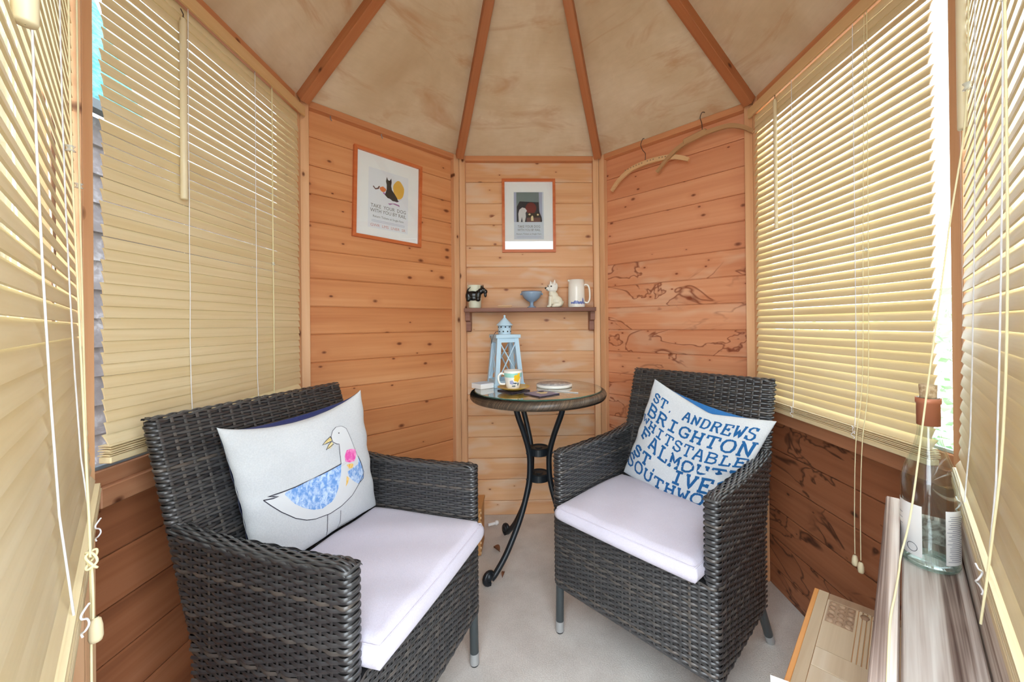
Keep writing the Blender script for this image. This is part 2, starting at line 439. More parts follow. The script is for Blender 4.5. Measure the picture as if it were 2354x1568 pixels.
def arc(cx, cy, r, a0, a1, n): return [(cx + r * math.cos(a0 + (a1 - a0) * i / n), cy + r * math.sin(a0 + (a1 - a0) * i / n)) for i in range(n + 1)]
def catmull(P, n=8):
    P = [Vector(p) for p in P]; out = []
    for i in range(len(P) - 1):
        p0 = P[max(i - 1, 0)]; p1 = P[i]; p2 = P[i + 1]; p3 = P[min(i + 2, len(P) - 1)]
        for k in range(n):
            t = k / n
            out.append(.5 * ((2 * p1) + (p2 - p0) * t + (2 * p0 - 5 * p1 + 4 * p2 - p3) * t * t + (3 * p1 - p0 - 3 * p2 + p3) * t ** 3))
    out.append(P[-1]); return out

# ================================================================== STRUCTURE
ZT = 1.969                   # top of wall plates
DEP = .033                   # framing depth
PITCH = .1173; Z0 = 1.838 - 15 * PITCH
SW = .032                    # stud width
HC = A * math.tan(PI / 8)    # half panel width at stud face (.381)
WALLS = {'back': (0, 'pine_back'), 'back_left': (45, 'pine_left'), 'back_right': (-45, 'pine_right'), 'left': (90, 'pine_shaded'),
         'right': (-90, 'pine_shaded_stained'), 'front_left': (135, 'pine_shaded'), 'front_right': (-135, 'pine_shaded')}
# floor
fl = MB(); R8 = (A + DEP) / math.cos(PI / 8)
oct_ = lambda ap: [(ap / math.cos(PI / 8) * math.cos(PI / 8 + k * PI / 4), ap / math.cos(PI / 8) * math.sin(PI / 8 + k * PI / 4)) for k in range(8)]
fl.prism(oct_(A + DEP + .012), -.02, 0)
tag(fl.obj('floor', M['carpet']), 'beige grey carpet covering the octagonal floor', None, None, 'structure')

def board_profile(h):
    c = .0040   # tongue and groove board with a small v joint; y: 0 = room face, + = outside
    return [(0, c), (0, h - c - .0018), (.0030, h - .0018), (.0070, h - .0018), (.0070, h + .006), (.012, h + .006), (.012, -.0005), (.0030, -.0002)]
HB = HC + DEP * math.tan(PI / 8) - .001
def board_mesh(h, mat):
    mb = MB(); pr = board_profile(h)
    mb.prism([(y, z) for y, z in pr][::-1], -HB, HB, axis=0)
    return mb.mesh('board', mat)
zs = [Z0 + k * PITCH for k in range(-1, 17)]
def wall_boards(wl, matname, z_lo, z_hi):
    meshes = {}
    base = matname
    for k, z in enumerate(zs):
        a = max(z, z_lo); b = min(z + PITCH, z_hi)
        if b - a < .02: continue
        matname = 'pine_right_stained' if base == 'pine_right' and z < 1.27 else base
        key = (round(b - a, 3), matname)
        if key not in meshes: meshes[key] = board_mesh(b - a, M[matname])
        link('board', meshes[key], wl, (0, A + DEP, a))
stud_me = MB().box(-SW / 2, SW / 2, 0, DEP, 0, ZT, bev=.0015).mesh('stud', M['stud'])
stud_thin = MB().box(-.0105, .0105, 0, DEP, 0, ZT, bev=.0015).mesh('stud', M['stud'])
stud_slim = MB().box(-.006, .006, 0, DEP, 0, ZT, bev=.001).mesh('stud', M['stud'])
plate_me = MB().box(-HC + SW, HC - SW, 0, DEP, 0, .027, bev=.0015).mesh('top_plate', M['plate'])
rail_me = MB().box(-HC + SW, HC - SW, 0, DEP, 0, .043, bev=.002).mesh('mid_rail', M['rail_shaded'])
post_me = MB().box(-.030, .030, 0, .05, -.1, ZT, bev=.002).mesh('corner_post', M['trim'])
wobj = {}
wl_lab = {'back': 'back wall of honey pine boards behind the round table', 'back_left': 'orange pine board wall with the black dog poster',
          'back_right': 'water-stained pine board wall behind the coat hangers', 'left': 'pine board dado under the left window, shade painted in',
          'right': 'stained pine board dado under the right window, shade painted in', 'front_left': 'pine dado under the nearest left blind, shade painted in',
          'front_right': 'pine dado behind the weathered trough, shade painted in'}
for nm, (deg, mat) in WALLS.items():
    wl = structure('wall_' + nm, wl_lab[nm], math.radians(deg)); wobj[nm] = wl
    full = nm.startswith('back')
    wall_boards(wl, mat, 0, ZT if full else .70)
    for sx in (-1, 1):
        if (nm, sx) in (('front_left', -1), ('front_right', 1)): continue      # open door side
        if (nm, sx) == ('front_left', 1):
            link('stud', stud_slim, wl, (HC - .006, A, 0)); continue
        near = (not full) and ((nm == 'left' and sx < 0) or (nm == 'right' and sx > 0))
        link('stud', stud_thin if near else stud_me, wl, (sx * (HC - (.0105 if near else SW / 2)), A, 0))
    # outer corner posts so no light leaks where panels meet
    link('corner_post', post_me, wl, (HC + .006, A + DEP + .002, 0), (0, 0, -PI / 8))
    link('top_plate', plate_me, wl, (0, A, ZT - .027))
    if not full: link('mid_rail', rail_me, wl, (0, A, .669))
wf = structure('wall_front', 'open doorway panel at the front of the summerhouse', PI)
MB().box(-HC + SW, HC - SW, 0, DEP, 0, .05, bev=.002).obj('top_plate', M['rail'], wf, (0, A, ZT - .05))
link('corner_post', post_me, wf, (HC + .006, A + DEP + .002, 0), (0, 0, -PI / 8))
# windows
wlab = {'left': 'clear window pane behind the left wooden blind', 'right': 'clear window pane behind the right wooden blind',
        'front_left': 'clear window pane behind the nearest left blind', 'front_right': 'clear window pane behind the nearest right blind'}
for i, nm in enumerate(('left', 'right', 'front_left', 'front_right')):
    wn = structure('window_%d' % (i + 1), wlab[nm], math.radians(WALLS[nm][0]))
    MB().box(-HC + SW, HC - SW, A + .036, A + .039, .745, ZT - .02).obj('pane', M['pane'], wn)
    MB().box(-HC + SW, HC - SW, A + .018, A + .058, .700, .745, bev=.002).obj('sill', M['rail_shaded'], wn)
    MB().box(-HC + SW, HC - SW, A + .026, A + .034, .7455, .753).obj('glazing_bead', M['metal_bead'], wn)
    MB().box(-HC + SW, HC - SW, A + .028, A + .058, ZT - .05, ZT - .027, bev=.002).obj('head', M['rail'], wn)
# ceiling
ZAP = 2.73
ce = structure('ceiling', 'octagonal pitched plywood ceiling with pine rafters')
slope = (ZAP - ZT) / (A + .005)
def zc(ap): return ZAP - slope * ap
pm = MB()
ao = .985; t8 = math.tan(PI / 8)
V = [(0, 0, ZAP), (-ao * t8, ao, zc(ao)), (ao * t8, ao, zc(ao))]
V += [(x, y, z + .014) for x, y, z in V]
pm.add(V, [(0, 1, 2), (3, 5, 4), (0, 3, 4, 1), (1, 4, 5, 2), (2, 5, 3, 0)])
pme = pm.mesh('ceiling_panel', M['ceiling'])
for k in range(8): link('ceiling_panel', pme, ce, (0, 0, 0), (0, 0, k * PI / 4))
rm = MB()
Lr = math.hypot(A / math.cos(PI / 8), ZAP - ZT)
ang = math.atan2(ZAP - ZT, A / math.cos(PI / 8))
rm.box(.03, Lr - .004, -.019, .019, -.040, -.0005, bev=.0015)
rme = rm.mesh('rafter', M['rafter'])
for k in range(8):
    o = link('rafter', rme, ce); o.rotation_euler = (0, ang, PI / 8 + k * PI / 4); o.location = (0, 0, ZAP)
MB().prism(arc(0, 0, .07, 0, 2 * PI * 7 / 8, 7), ZAP - .16, ZAP - .05).obj('boss', M['rafter'], ce)

# ================================================================== OUTSIDE
tag(MB().box(-14, 14, -14, 14, -.16, -.12).obj('garden_ground', M['bounce_ground']), 'ground outside the summerhouse, made pale to bounce light inside', None, None, 'structure')
sh = thing('garden_shed', 'weathered grey board shed with teal sheet roof outside the left window', 'shed', (-1.62, -.6, -.12))
sbm = MB().prism([(.0, 0), (.022, .0), (.008, .108), (0, .108)], -1.4, 2.3, axis=1).mesh('board', M['shed_board'])
for k in range(18): link('board', sbm, sh, (-.022, 0, .02 + k * .108))
MB().box(-1.2, -.024, -1.4, 2.3, 0, 1.96).obj('wall_core', M['shed_board'], sh)
MB().prism([(.06, 1.99), (.06, 2.01), (-.50, 3.42), (-.52, 3.40)], -1.5, 1.02, axis=1).obj('roof_sheet', M['teal_sheet'], sh)
MB().box(.03, .075, -1.5, 2.3, 1.955, 1.988).obj('gutter', M['gutter'], sh)
def shrub(name, label, loc, rx, rz, n, mats, group, seed):
    rnd = random.Random(seed); mb = MB()
    for i in range(n):
        th = rnd.uniform(0, 2 * PI); u = rnd.uniform(0, 1); r = rnd.uniform(.35, 1)
        c = Vector((rx * r * math.cos(th) * math.sqrt(1 - (u - .4) ** 2), rx * r * math.sin(th) * math.sqrt(1 - (u - .4) ** 2), rz * u * (.6 + .4 * r)))
        d = Vector((rnd.gauss(0, 1), rnd.gauss(0, 1), rnd.gauss(.2, .8))).normalized(); e = d.orthogonal().normalized()
        f = d.cross(e); L = rnd.uniform(.035, .07); W_ = L * .38
        mb.add([c, c + d * L * .5 + e * W_ + f * .004, c + d * L, c + d * L * .5 - e * W_ + f * .004], [(0, 1, 2, 3)], rnd.choice((0, 0, 1)))
    t = thing(name, label, 'shrub', loc, 0, group)
    lf = mb.obj('foliage', mats, t); lf['kind'] = 'stuff'
    sm = MB()
    for k in range(5):
        a = k * 1.3; sm.tube([(0, 0, 0), (rx * .25 * math.cos(a), rx * .25 * math.sin(a), rz * .4), (rx * .5 * math.cos(a), rx * .5 * math.sin(a), rz * .8)], [.012, .009, .004], 6)
    sm.obj('stem', M['leaf_dry'], t)
for k, (x, y, rx, rz) in enumerate(((2.35, -.62, .48, 1.35), (2.55, .62, .50, 1.45), (2.35, 1.85, .52, 1.3), (3.3, -1.95, .55, 1.6))):
    shrub('garden_shrub', ('pale green leafy shrub seen past the end of the right blind', 'leafy shrub behind the slats of the right blind', 'shrub at the far end behind the right blind', 'tall shrub beyond the nearest right blind')[k], (x, y, -.12), rx, rz, 2600, [M['leafg'], M['leafg2']], 'shrubs in the garden', k)
fe = thing('garden_fence', 'pale slatted fence outside the right window', 'fence', (1.75, -.4, -.12))
for k in range(7): MB().box(0, .018, -1.3, 1.8, 0, .02, bev=.002).obj('fence_rail', M['fence'], fe, (0, 0, .5 + k * .085))
for y in (-1.25, 0, 1.25): MB().box(.018, .06, -.03, .03, 0, 1.12, bev=.003).obj('fence_post', M['fence'], fe, (0, y, 0))

# ================================================================== BLINDS
TILT = math.radians(76)
def slat_profile(wd=.0255, th=.0024):
    n = 6; top = []; bot = []
    for i in range(n + 1):
        u = -wd / 2 + wd * i / n; c = .0011 * (1 - (2 * u / wd) ** 2)
        top.append((u, c + th / 2)); bot.append((u, c - th / 2))
    return top + bot[::-1]
def blind(nm, label, x0, x1, ytop, ybot, ztop, zbot, ladders, tilt=TILT, n_stack=5, pitch=.0247, jig=.02, seed=1, power=4):
    rnd = random.Random(seed)
    rz = math.radians(WALLS[nm][0])
    t = thing('venetian_blind', label, 'blind', (0, 0, 0), rz, 'wooden venetian blinds')
    xm = (x0 + x1) / 2; hl = (x1 - x0) / 2
    sm = MB().prism(slat_profile()[::-1], -hl, hl, axis=0).mesh('slat', M['slat'])
    MB().box(x0 - .004, x1 + .004, ytop + .002 - .014, ytop + .002 + .014, ztop + .004, ztop + .032, bev=.001).obj('headrail', M['rail'], t)
    ylo = lambda z: ytop + (ybot - ytop) * min(1, max(0, (ztop - z) / (ztop - zbot))) ** power
    zrail = zbot
    MB().box(x0, x1, ybot - .013, ybot + .013, zrail, zrail + .014, bev=.002).obj('bottom_rail', M['slat'], t)
    z = zrail + .014
    for k in range(n_stack):
        o = link('slat', sm, t, (xm + rnd.uniform(-.003, .003), ybot + rnd.uniform(-.0015, .0015), z + .0030), (rnd.uniform(-.03, .03), 0, rnd.uniform(-.003, .003))); z += .0049
    z += .001
    zsl = []
    zz = ztop - .016
    while zz > z + .006: zsl.append(zz); zz -= pitch
    for i, zq in enumerate(zsl):
        k = len(zsl) - 1 - i
        tl = tilt + rnd.uniform(-jig, jig)
        if i < 3: tl = math.radians(83)
        if k == 0: tl *= .75
        # outer edge up, inner (room side) edge down : local +y is outside
        link('slat', sm, t, (xm + rnd.uniform(-.003, .003), ylo(zq), zq + rnd.uniform(-.0008, .0008)), (tl, rnd.uniform(-.0012, .0012), 0))
    for lx in ladders:
        for sgn, nmn in ((-1, 'ladder_cord'), (1, 'ladder_cord')):
            pts = []
            for k in range(10):
                zq = ztop - (ztop - zrail - .016) * k / 9
                pts.append((lx + (.0015 if sgn > 0 else 0) + rnd.uniform(-.0012, .0012) * (k > 0), ylo(zq) + sgn * .0075 * (1 if k < 9 else 1.6) , zq))
            MB().tube(pts, .00105, 6).obj(nmn, M['cord_white'], t)
        # loose ladder cord bunched on the bottom rail
        pts = [(lx + .004 * math.sin(k * 1.9), ybot - .0145 - .003 * (1 + math.cos(k * 1.3)), zrail + .040 - .0045 * k) for k in range(9)]
        MB().tube(catmull(pts, 4), .0011, 6).obj('ladder_cord', M['cord_white'], t)
    return t
def cordline(t, pts, mat, r=.0011, name='lift_cord'):
    return MB().tube(catmull(pts, 5), r, 6).obj(name, M[mat], t)
def tassel(t, p, h=.030, r=.0075):
    pr = [(.0005, 0), (r * .8, .001), (r, .006), (r * .95, h * .6), (r * .7, h - .003), (.002, h)]
    MB().lathe(pr, 14).obj('cord_tassel', M['tassel'], t, p)
def bead(t, p, r=.006):
    MB().lathe([(.0012, -.005), (r, -.004), (r * .5, 0), (r, .004), (.0012, .005)], 12).obj('cord_bead', M['clear_plastic'], t, p)
def wand(t, p, h, r):
    w_ = MB().lathe([(.0005, 0), (r * .9, .0005), (r, .003), (r, h - .012), (r * .7, h - .009), (r * .75, h - .002), (.001, h)], 16).obj('tilt_wand', M['wand'], t, p)
    MB().tube([(0, 0, h), (.001, 0, h + .010), (-.002, .004, h + .022)], .0013, 6).obj('wand_hook', M['wire'], w_)
def valance(t, x0, x1, y, z0, z1):
    MB().box(x0, x1, y, y + .009, z0, z1, bev=.0015).obj('valance', M['valance'], t)

b1 = blind('left', 'closed wooden blind behind the bird cushion chair', -.350, .352, A - .006, A - .007, 1.892, .765, (-.147, .105), seed=3)
valance(b1, -.378, .366, A - .030, 1.882, 1.920)
wand(b1, (-.172, A - .022, 1.380), .468, .0078)
cordline(b1, [(.184, A - .016, 1.89), (.184, A - .016, 1.4), (.186, A - .016, 1.0), (.185, A - .016, .80)], 'cord_cream')
cordline(b1, [(.190, A - .015, 1.89), (.189, A - .015, 1.4), (.190, A - .015, 1.0), (.189, A - .015, .80)], 'cord_cream')
bead(b1, (.187, A - .016, 1.27), .005)
b2 = blind('right', 'half lit wooden blind behind the place name cushion chair', -.350, .330, A - .006, A - .010, 1.892, .716, (-.126, .127), tilt=math.radians(67), seed=5)
valance(b2, -.366, .378, A - .030, 1.882, 1.920)
wand(b2, (-.203, A - .022, 1.392), .478, .0068)
cordline(b2, [(.168, A - .016, 1.89), (.156, A - .016, 1.3), (.152, A - .019, .9), (.148, A - .036, .72), (.143, A - .038, .55), (.142, A - .038, .405)], 'cord_cream')
cordline(b2, [(.176, A - .016, 1.89), (.172, A - .016, 1.3), (.170, A - .019, .9), (.168, A - .036, .72), (.162, A - .038, .55), (.161, A - .038, .398)], 'cord_cream')
tassel(b2, (.142, A - .038, .372)); tassel(b2, (.161, A - .038, .364)); bead(b2, (.164, A - .016, 1.245), .005)
b3 = blind('front_left', 'nearest left wooden blind with long knotted cream cord', -.475, .362, A + .017, A - .010, 1.880, .704, (-.165, .118), tilt=math.radians(74), seed=8, n_stack=4, power=2.5)
for sx_, dx_ in ((.11, 0), (.26, .008)):
    cordline(b3, [(sx_, A + .000, 1.88), (sx_, A - .002, 1.40), (sx_ * .55 - dx_, A - .012, 1.08), (-.060 + dx_, A - .024, .88), (-.098 + dx_, A - .028, .81), (-.104 + dx_ * .4, A - .029, .772)], 'cord_cream', .0013)
kn = [(-.103 + .007 * math.cos(k * .9), A - .030 + .005 * math.sin(k * 1.7), .768 + .009 * math.sin(k * 1.1)) for k in range(14)]
cordline(b3, kn, 'cord_cream', .0014, 'cord_knot')
cordline(b3, [(-.105, A - .030, .765), (-.107, A - .031, .73), (-.105, A - .031, .695)], 'cord_cream', .0013)
cordline(b3, [(-.099, A - .029, .765), (-.097, A - .029, .73), (-.098, A - .029, .67), (-.097, A - .029, .56)], 'cord_cream', .0013)
tassel(b3, (-.105, A - .033, .667), .030, .0068); bead(b3, (.108, A - .002, 1.33), .006); bead(b3, (.258, A - .002, 1.31), .006)
wand(b3, (-.235, A + .003, 1.335), .52, .0085)
b4 = blind('front_right', 'nearest right wooden blind above the weathered trough', -.345, .400, A + .009, A - .008, 1.880, .704, (-.127, .127), tilt=math.radians(74), seed=11, n_stack=4, power=2.5)
wand(b4, (-.165, A - .012, 1.390), .47, .0066)
cordline(b4, [(.205, A - .008, 1.88), (.210, A - .009, 1.40), (.212, A - .010, 1.10), (.205, A - .014, .92), (.195, A - .022, .80), (.185, A - .030, .70)], 'cord_cream', .0013)
bead(b4, (.210, A - .009, 1.40), .005)

# ================================================================== WICKER CHAIRS
RP = .0076; SP = .0250       # row pitch, stake pitch
def resample(P, ds, closed):
    P = np.array(P, float)
    if closed: P = np.vstack([P, P[:1]])
    d = np.linalg.norm(np.diff(P, axis=0), axis=1); s = np.concatenate([[0], np.cumsum(d)])
    n = max(3, int(round(s[-1] / ds)))
    if closed: n = max(10, int(round(n / 10)) * 10)
    q = np.linspace(0, s[-1], n + 1)
    out = np.stack([np.interp(q, s, P[:, i]) for i in range(P.shape[1])], 1)
    return (out[:-1] if closed else out), s[-1] / n
def weave_row(mb, P, N, Uv, ds, row, closed, half=.0039, amp=.0023, mi=0, s0=0.0):
    """one strand through points P with outward normals N and cross vectors Uv"""
    n = len(P)
    s = np.arange(n) * ds + s0
    per = SP
    if closed: L = n * ds; k = max(2, round(L / SP / 2) * 2); per = L / k
    off = amp * np.cos(PI * s / per + row * PI)
    base = P + N * off[:, None]
    V = []
    for cu, cn in ((-1.0, -.0010), (-.55, .0011), (.55, .0011), (1.0, -.0010)):
        V.append(base + Uv * (half * cu) + N * cn)
    V = np.stack(V, 1).reshape(-1, 3)
    F = []
    m = n if closed else n - 1
    for i in range(m):
        j = (i + 1) % n
        for k in range(3): F.append((i * 4 + k, j * 4 + k, j * 4 + k + 1, i * 4 + k + 1))
    mb.add(V.tolist(), F, mi, True)
def plan_row(mb, path, z, row, closed=False, tiltfn=None, **kw):
    P2, ds = resample(path, SP / 5, closed)
    n = len(P2)
    if not closed: kw['s0'] = -ds * (n - 1) / 2
    if closed: T = np.roll(P2, -1, 0) - np.roll(P2, 1, 0)
    else: T = np.gradient(P2, axis=0)
    T /= np.linalg.norm(T, axis=1)[:, None]
    N = np.stack([T[:, 1], -T[:, 0], np.zeros(n)], 1)
    P = np.column_stack([P2, np.full(n, z)])
    U = np.tile([0, 0, 1.0], (n, 1))
    if tiltfn is not None: U = np.tile(tiltfn, (n, 1))
    weave_row(mb, P, N, U, ds, row, closed, **kw)
def stake(mb, pts, nrm, wv, half=.0034, mi=0):
    """flat upright seen wherever the strands dip behind it"""
    V = []; F = []; nv = Vector(nrm); wv = Vector(wv)
    for p in pts:
        p = Vector(p); V += [p - wv * half + nv * .0002, p + nv * .0010, p + wv * half + nv * .0002]
    for i in range(len(pts) - 1):
        for k in range(2): F.append((3 * i + k, 3 * i + k + 1, 3 * i + 4 + k, 3 * i + 3 + k))
    mb.add(V, F, mi, True)
CW = .274; CF = -.2425; CB = .165; SEATZ = .402; ARMZ = .617; BKZ = .850; ARMT = .038
def yb(z): return .153 if z < .38 else .153 + (z - .38) * .325
def rcorner(x, y, r, a0, a1, n=4): return arc(x, y, r, a0, a1, n)
def make_chair(label):
    t = thing('wicker_armchair', label, 'chair', group='dark wicker armchairs')
    # --- seat base: rows run round both sides and the front
    mb = MB(); row = 0; z = CB + .004
    r = .016
    while z < SEATZ:
        yr = yb(z) - .012
        path = [(-CW, yr)] + rcorner(-CW + r, CF + r, r, PI, 1.5 * PI) + rcorner(CW - r, CF + r, r, 1.5 * PI, 2 * PI) + [(CW, yr)]
        plan_row(mb, path, z, row); z += RP; row += 1
    sc0 = CW - r + PI / 2 * r            # arc length from the front middle to the end of the corner bend
    for k in range(60):
        q = k * SP
        for sx in (-1, 1):
            if q < CW - r:
                if sx > 0 or k > 0: stake(mb, [(sx * q, CF, CB), (sx * q, CF, SEATZ)], (0, -1, 0), (1, 0, 0))
            elif q > sc0 and CF + r + q - sc0 < .135:
                yy = CF + r + q - sc0; stake(mb, [(sx * CW, yy, CB), (sx * CW, yy, SEATZ)], (sx, 0, 0), (0, 1, 0))
    i_ = .004
    mb.box(-CW + i_, CW - i_, CF + i_, CF + .02, CB + .002, SEATZ - .002, 1)
    for sx in (-1, 1): mb.box(min(sx * (CW - i_), sx * (CW - .02)), max(sx * (CW - i_), sx * (CW - .02)), CF + .02, .13, CB + .002, SEATZ - .002, 1)
    mb.box(-CW + .02, CW - .02, CF + .02, .125, SEATZ - .022, SEATZ - .003, 1)
    for zz in (CB,):
        mb.tube([(-CW + .006, .13, zz), (-CW + .006, CF + .012, zz), (-CW + .012, CF + .006, zz), (CW - .012, CF + .006, zz), (CW - .006, CF + .012, zz), (CW - .006, .13, zz)], .006, 8, 0)
    sb = mb.obj('seat_base', [M['wicker'], M['wicker_core']], t)
    # --- arms
    for sx in (-1, 1):
        mb = MB(); z = SEATZ + .004; row = 34
        r = .012; xi = CW - ARMT
        while z < ARMZ - .002:
            yr = yb(z) - .02
            path = [(xi, yr)] + rcorner(xi + r, CF + r, r, PI, 1.5 * PI, 3) + rcorner(CW - r, CF + r, r, 1.5 * PI, 2 * PI, 3) + [(CW, yr)]
            plan_row(mb, path, z, row); z += RP; row += 1
        sa0 = ARMT / 2 - r + PI / 2 * r
        for k in range(40):
            q = k * SP + (SP * .5 if ARMT else 0); q = k * SP
            yy = CF + r + q - sa0
            if q > sa0 and yy < .20:
                zlo = max(SEATZ, .38 + (yy + .028 - .153) / .325)
                for xx_, nn in ((xi, -1), (CW, 1)): stake(mb, [(xx_, yy, zlo), (xx_, yy, ARMZ - .004)], (nn, 0, 0), (0, 1, 0))
        # top : strands along the arm
        nb = 7
        for k in range(nb):
            a = -1 + 2 * k / (nb - 1)
            xx = (xi + CW) / 2 + a * ARMT / 2
            nv = Vector((a * .8, 0, 1)).normalized()
            pts = []
            for i in range(13):
                f = (i / 12) ** 1.6; y = CF + .004 + f * (yb(.62) - .02 - CF - .004)
                zz = ARMZ + .006 - .009 * math.sin(PI * min(1, f * 1.1)) - .006 * abs(a) ** 3 + .010 * max(0, f - .82) / .18 - .012 * max(0, .03 - f) / .03
                pts.append((xx, y, zz))
            P, ds = resample(pts, SP / 5, False)
            N = np.tile(np.array(nv), (len(P), 1)); U = np.cross(np.tile([0, 1.0, 0], (len(P), 1)), N)
            weave_row(mb, P, N, U, ds, k, False, half=.0036)
        mb.prism([(CF + .004, SEATZ - .02), (.13, SEATZ - .02), (.2, .60), (yb(.62) - .02, ARMZ - .006), (CF + .004, ARMZ - .006)], xi + .005, CW - .005, axis=0, mi=1)
        o = mb.obj('armrest', [M['wicker'], M['wicker_core']], t)
        if sx < 0:
            me = o.data
            for v in me.vertices: v.co.x = -v.co.x
            me.flip_normals()
    # --- back : closed rows round a leaning panel
    mb = MB(); z = CB + .004; row = 0; th = .030; hx = .270
    while z < BKZ:
        y1 = yb(z); y0 = y1 - th; r = .0145
        shr = max(0, (z - (BKZ - .012)) / .012)
        y0 += shr * .006; y1 -= shr * .006
        path = rcorner(-hx + r, y1 - r, r, .5 * PI, PI, 3) + rcorner(-hx + r, y0 + r, r, PI, 1.5 * PI, 3) + rcorner(hx - r, y0 + r, r, 1.5 * PI, 2 * PI, 3) + rcorner(hx - r, y1 - r, r, 0, .5 * PI, 3)
        up = Vector((0, .325 if z > .38 else 0, 1)).normalized()
        plan_row(mb, path, z, row, True, tiltfn=np.array(up)); z += RP * .985; row += 1
    loop, dsl = resample(path, SP / 5, True); Lp = dsl * len(loop); kk = max(2, round(Lp / SP / 2) * 2)
    for k in range(kk):                   # uprights sit on the crossings of the closed rows
        px_, py_ = loop[int(round(k * len(loop) / kk)) % len(loop)]
        if abs(px_) < hx - .016:
            front = py_ < yb(BKZ) - th / 2
            stake(mb, [(px_, yb(q) - (th if front else 0), q) for q in (CB, .38, .6, BKZ)], (0, -1 if front else 1, 0), (1, 0, 0))
    for k in range(5):
        a = -1 + k * .5
        P, ds = resample([(-hx + .004, yb(BKZ) - th / 2 + a * .012, BKZ + .004 - .004 * a * a), (hx - .004, yb(BKZ) - th / 2 + a * .012, BKZ + .004 - .004 * a * a)], SP / 4, False)
        nv = Vector((0, a * .7, 1)).normalized(); N = np.tile(np.array(nv), (len(P), 1)); U = np.cross(np.tile([1.0, 0, 0], (len(P), 1)), N)
        weave_row(mb, P, N, U, ds, k, False, half=.0036)
    q = .005
    mb.prism([(yb(CB) - th + q, CB + .003), (yb(CB) - q, CB + .003), (yb(.38) - q, .38), (yb(BKZ) - q, BKZ - .004), (yb(BKZ) - th + q, BKZ - .004), (yb(.38) - th + q, .38)], -hx + q, hx - q, axis=0, mi=1)
    mb.obj('backrest', [M['wicker'], M['wicker_core']], t)
    # --- legs
    for sx in (-1, 1):
        for fr in (0, 1):
            top = Vector((sx * .258, -.227, CB + .02)) if fr == 0 else Vector((sx * .254, .128, CB + .02))
            bot = Vector((sx * .260, -.229, 0)) if fr == 0 else Vector((sx * .262, .224, 0))
            d = (bot - top).normalized()
            lg = MB().tube([top, bot - d * .040], .0135, 14).obj('leg', M['leg'], t)
            cp = MB().tube([bot - d * .040, bot - d * .006], [.0142, .0142], 14)
            cp.tube([bot - d * .006, bot - d * .001], [.0142, .012], 14, 1)
            cp.obj('foot_cap', [M['cap'], M['rubber']], lg)
    return t
def copy_tree(o, parent=None):
    c = o.copy(); C.objects.link(c); c.parent = parent
    for ch in list(o.children): copy_tree(ch, c)
    return c
CHL = (-.4893, -.1651, 1.2629); CHR = (.426, .098, -.8167)
chL = make_chair('dark wicker armchair holding the white bird cushion, nearest the left blind')
chL.location = (CHL[0], CHL[1], 0); chL.rotation_euler = (0, 0, CHL[2])
chR = copy_tree(chL); chR['label'] = 'dark wicker armchair holding the blue place name cushion, beside the right window'
chR.location = (CHR[0], CHR[1], 0); chR.rotation_euler = (0, 0, CHR[2])

# ------------------------------------------------------------------ seat cushions
def seat_cushion(label, ch, H):
    t = thing('seat_cushion', label, 'cushion', (ch[0], ch[1], SEATZ + .001), ch[2], 'pale seat cushions')
    hx = .232; y0 = CF - .032; y1 = .108
    nx, ny = 28, 28
    def surf(u, v, top):
        # rounded-square plan
        k = 1 - .018 * (u * u) * (v * v)
        x = hx * u * k; y = (y0 + y1) / 2 + (y1 - y0) / 2 * v * k
        e = max(abs(u), abs(v))
        edge = (max(0, (e - .93)) / .07)
        if top: z = H + .009 * (1 - u ** 4) * (1 - v ** 4) - .012 * edge ** 2 - .002 * math.sin(9 * u + 3 * v) * (1 - edge)
        else: z = .0 + .008 * edge ** 2
        return (x, y, z)
    mb = MB()
    us = [-1 + 2 * i / nx for i in range(nx + 1)]
    us = [math.copysign(abs(u) ** .75, u) for u in us]
    V = [surf(u, v, True) for v in us for u in us]; n = nx + 1
    F = [(j * n + i, j * n + i + 1, (j + 1) * n + i + 1, (j + 1) * n + i) for j in range(ny) for i in range(nx)]
    Vb = [surf(u, v, False) for v in us for u in us]; o = len(V)
    F += [(o + j * n + i, o + (j + 1) * n + i, o + (j + 1) * n + i + 1, o + j * n + i + 1) for j in range(ny) for i in range(nx)]
    ring = [i for i in range(nx)] + [j * n + nx for j in range(ny)] + [ny * n + nx - i for i in range(nx)] + [(ny - j) * n for j in range(ny)]
    # side band with a bulge
    side = []
    L = len(ring); c = Vector((0, (y0 + y1) / 2, 0))
    S = len(V) + len(Vb); mid = []
    for q in ring:
        a = Vector(V[q]); b = Vector(Vb[q]); d = Vector((a.x - c.x, a.y - c.y, 0))
        nrm = Vector((d.x / hx if abs(d.x / hx) > .93 * 1 else 0, d.y / ((y1 - y0) / 2) if abs(d.y / ((y1 - y0) / 2)) > .93 else 0, 0))
        if nrm.length: nrm.normalize()
        m = [a.lerp(b, f) + nrm * .009 * math.sin(PI * f) ** .7 for f in (.25, .5, .75)]
        mid.append(m)
    for f in range(3): side += [m[f] for m in mid]
    for i in range(L):
        j = (i + 1) % L
        idx = lambda lev, k: ring[k] if lev == 0 else (o + ring[k] if lev == 4 else S + (lev - 1) * L + k)
        for lev in range(4): F.append((idx(lev, j), idx(lev, i), idx(lev + 1, i), idx(lev + 1, j)))
    mb.add(V + Vb + side, F, 0, True)
    mb.obj('cover', M['seat_fabric'], t)
    # seam line stitched round the top edge
    pts = []
    for k in range(120):
        q = ring[int(k * L / 120)]; p = Vector(V[q]); pts.append(p + Vector((0, 0, .0006)))
    MB().tube(pts, .0018, 6, closed=True).obj('piping', M['seat_fabric'], t)
    return t
seat_cushion('pale lilac seat cushion under the white bird cushion', CHL, .064)
seat_cushion('pale lilac seat cushion under the blue place name cushion', CHR, .057)

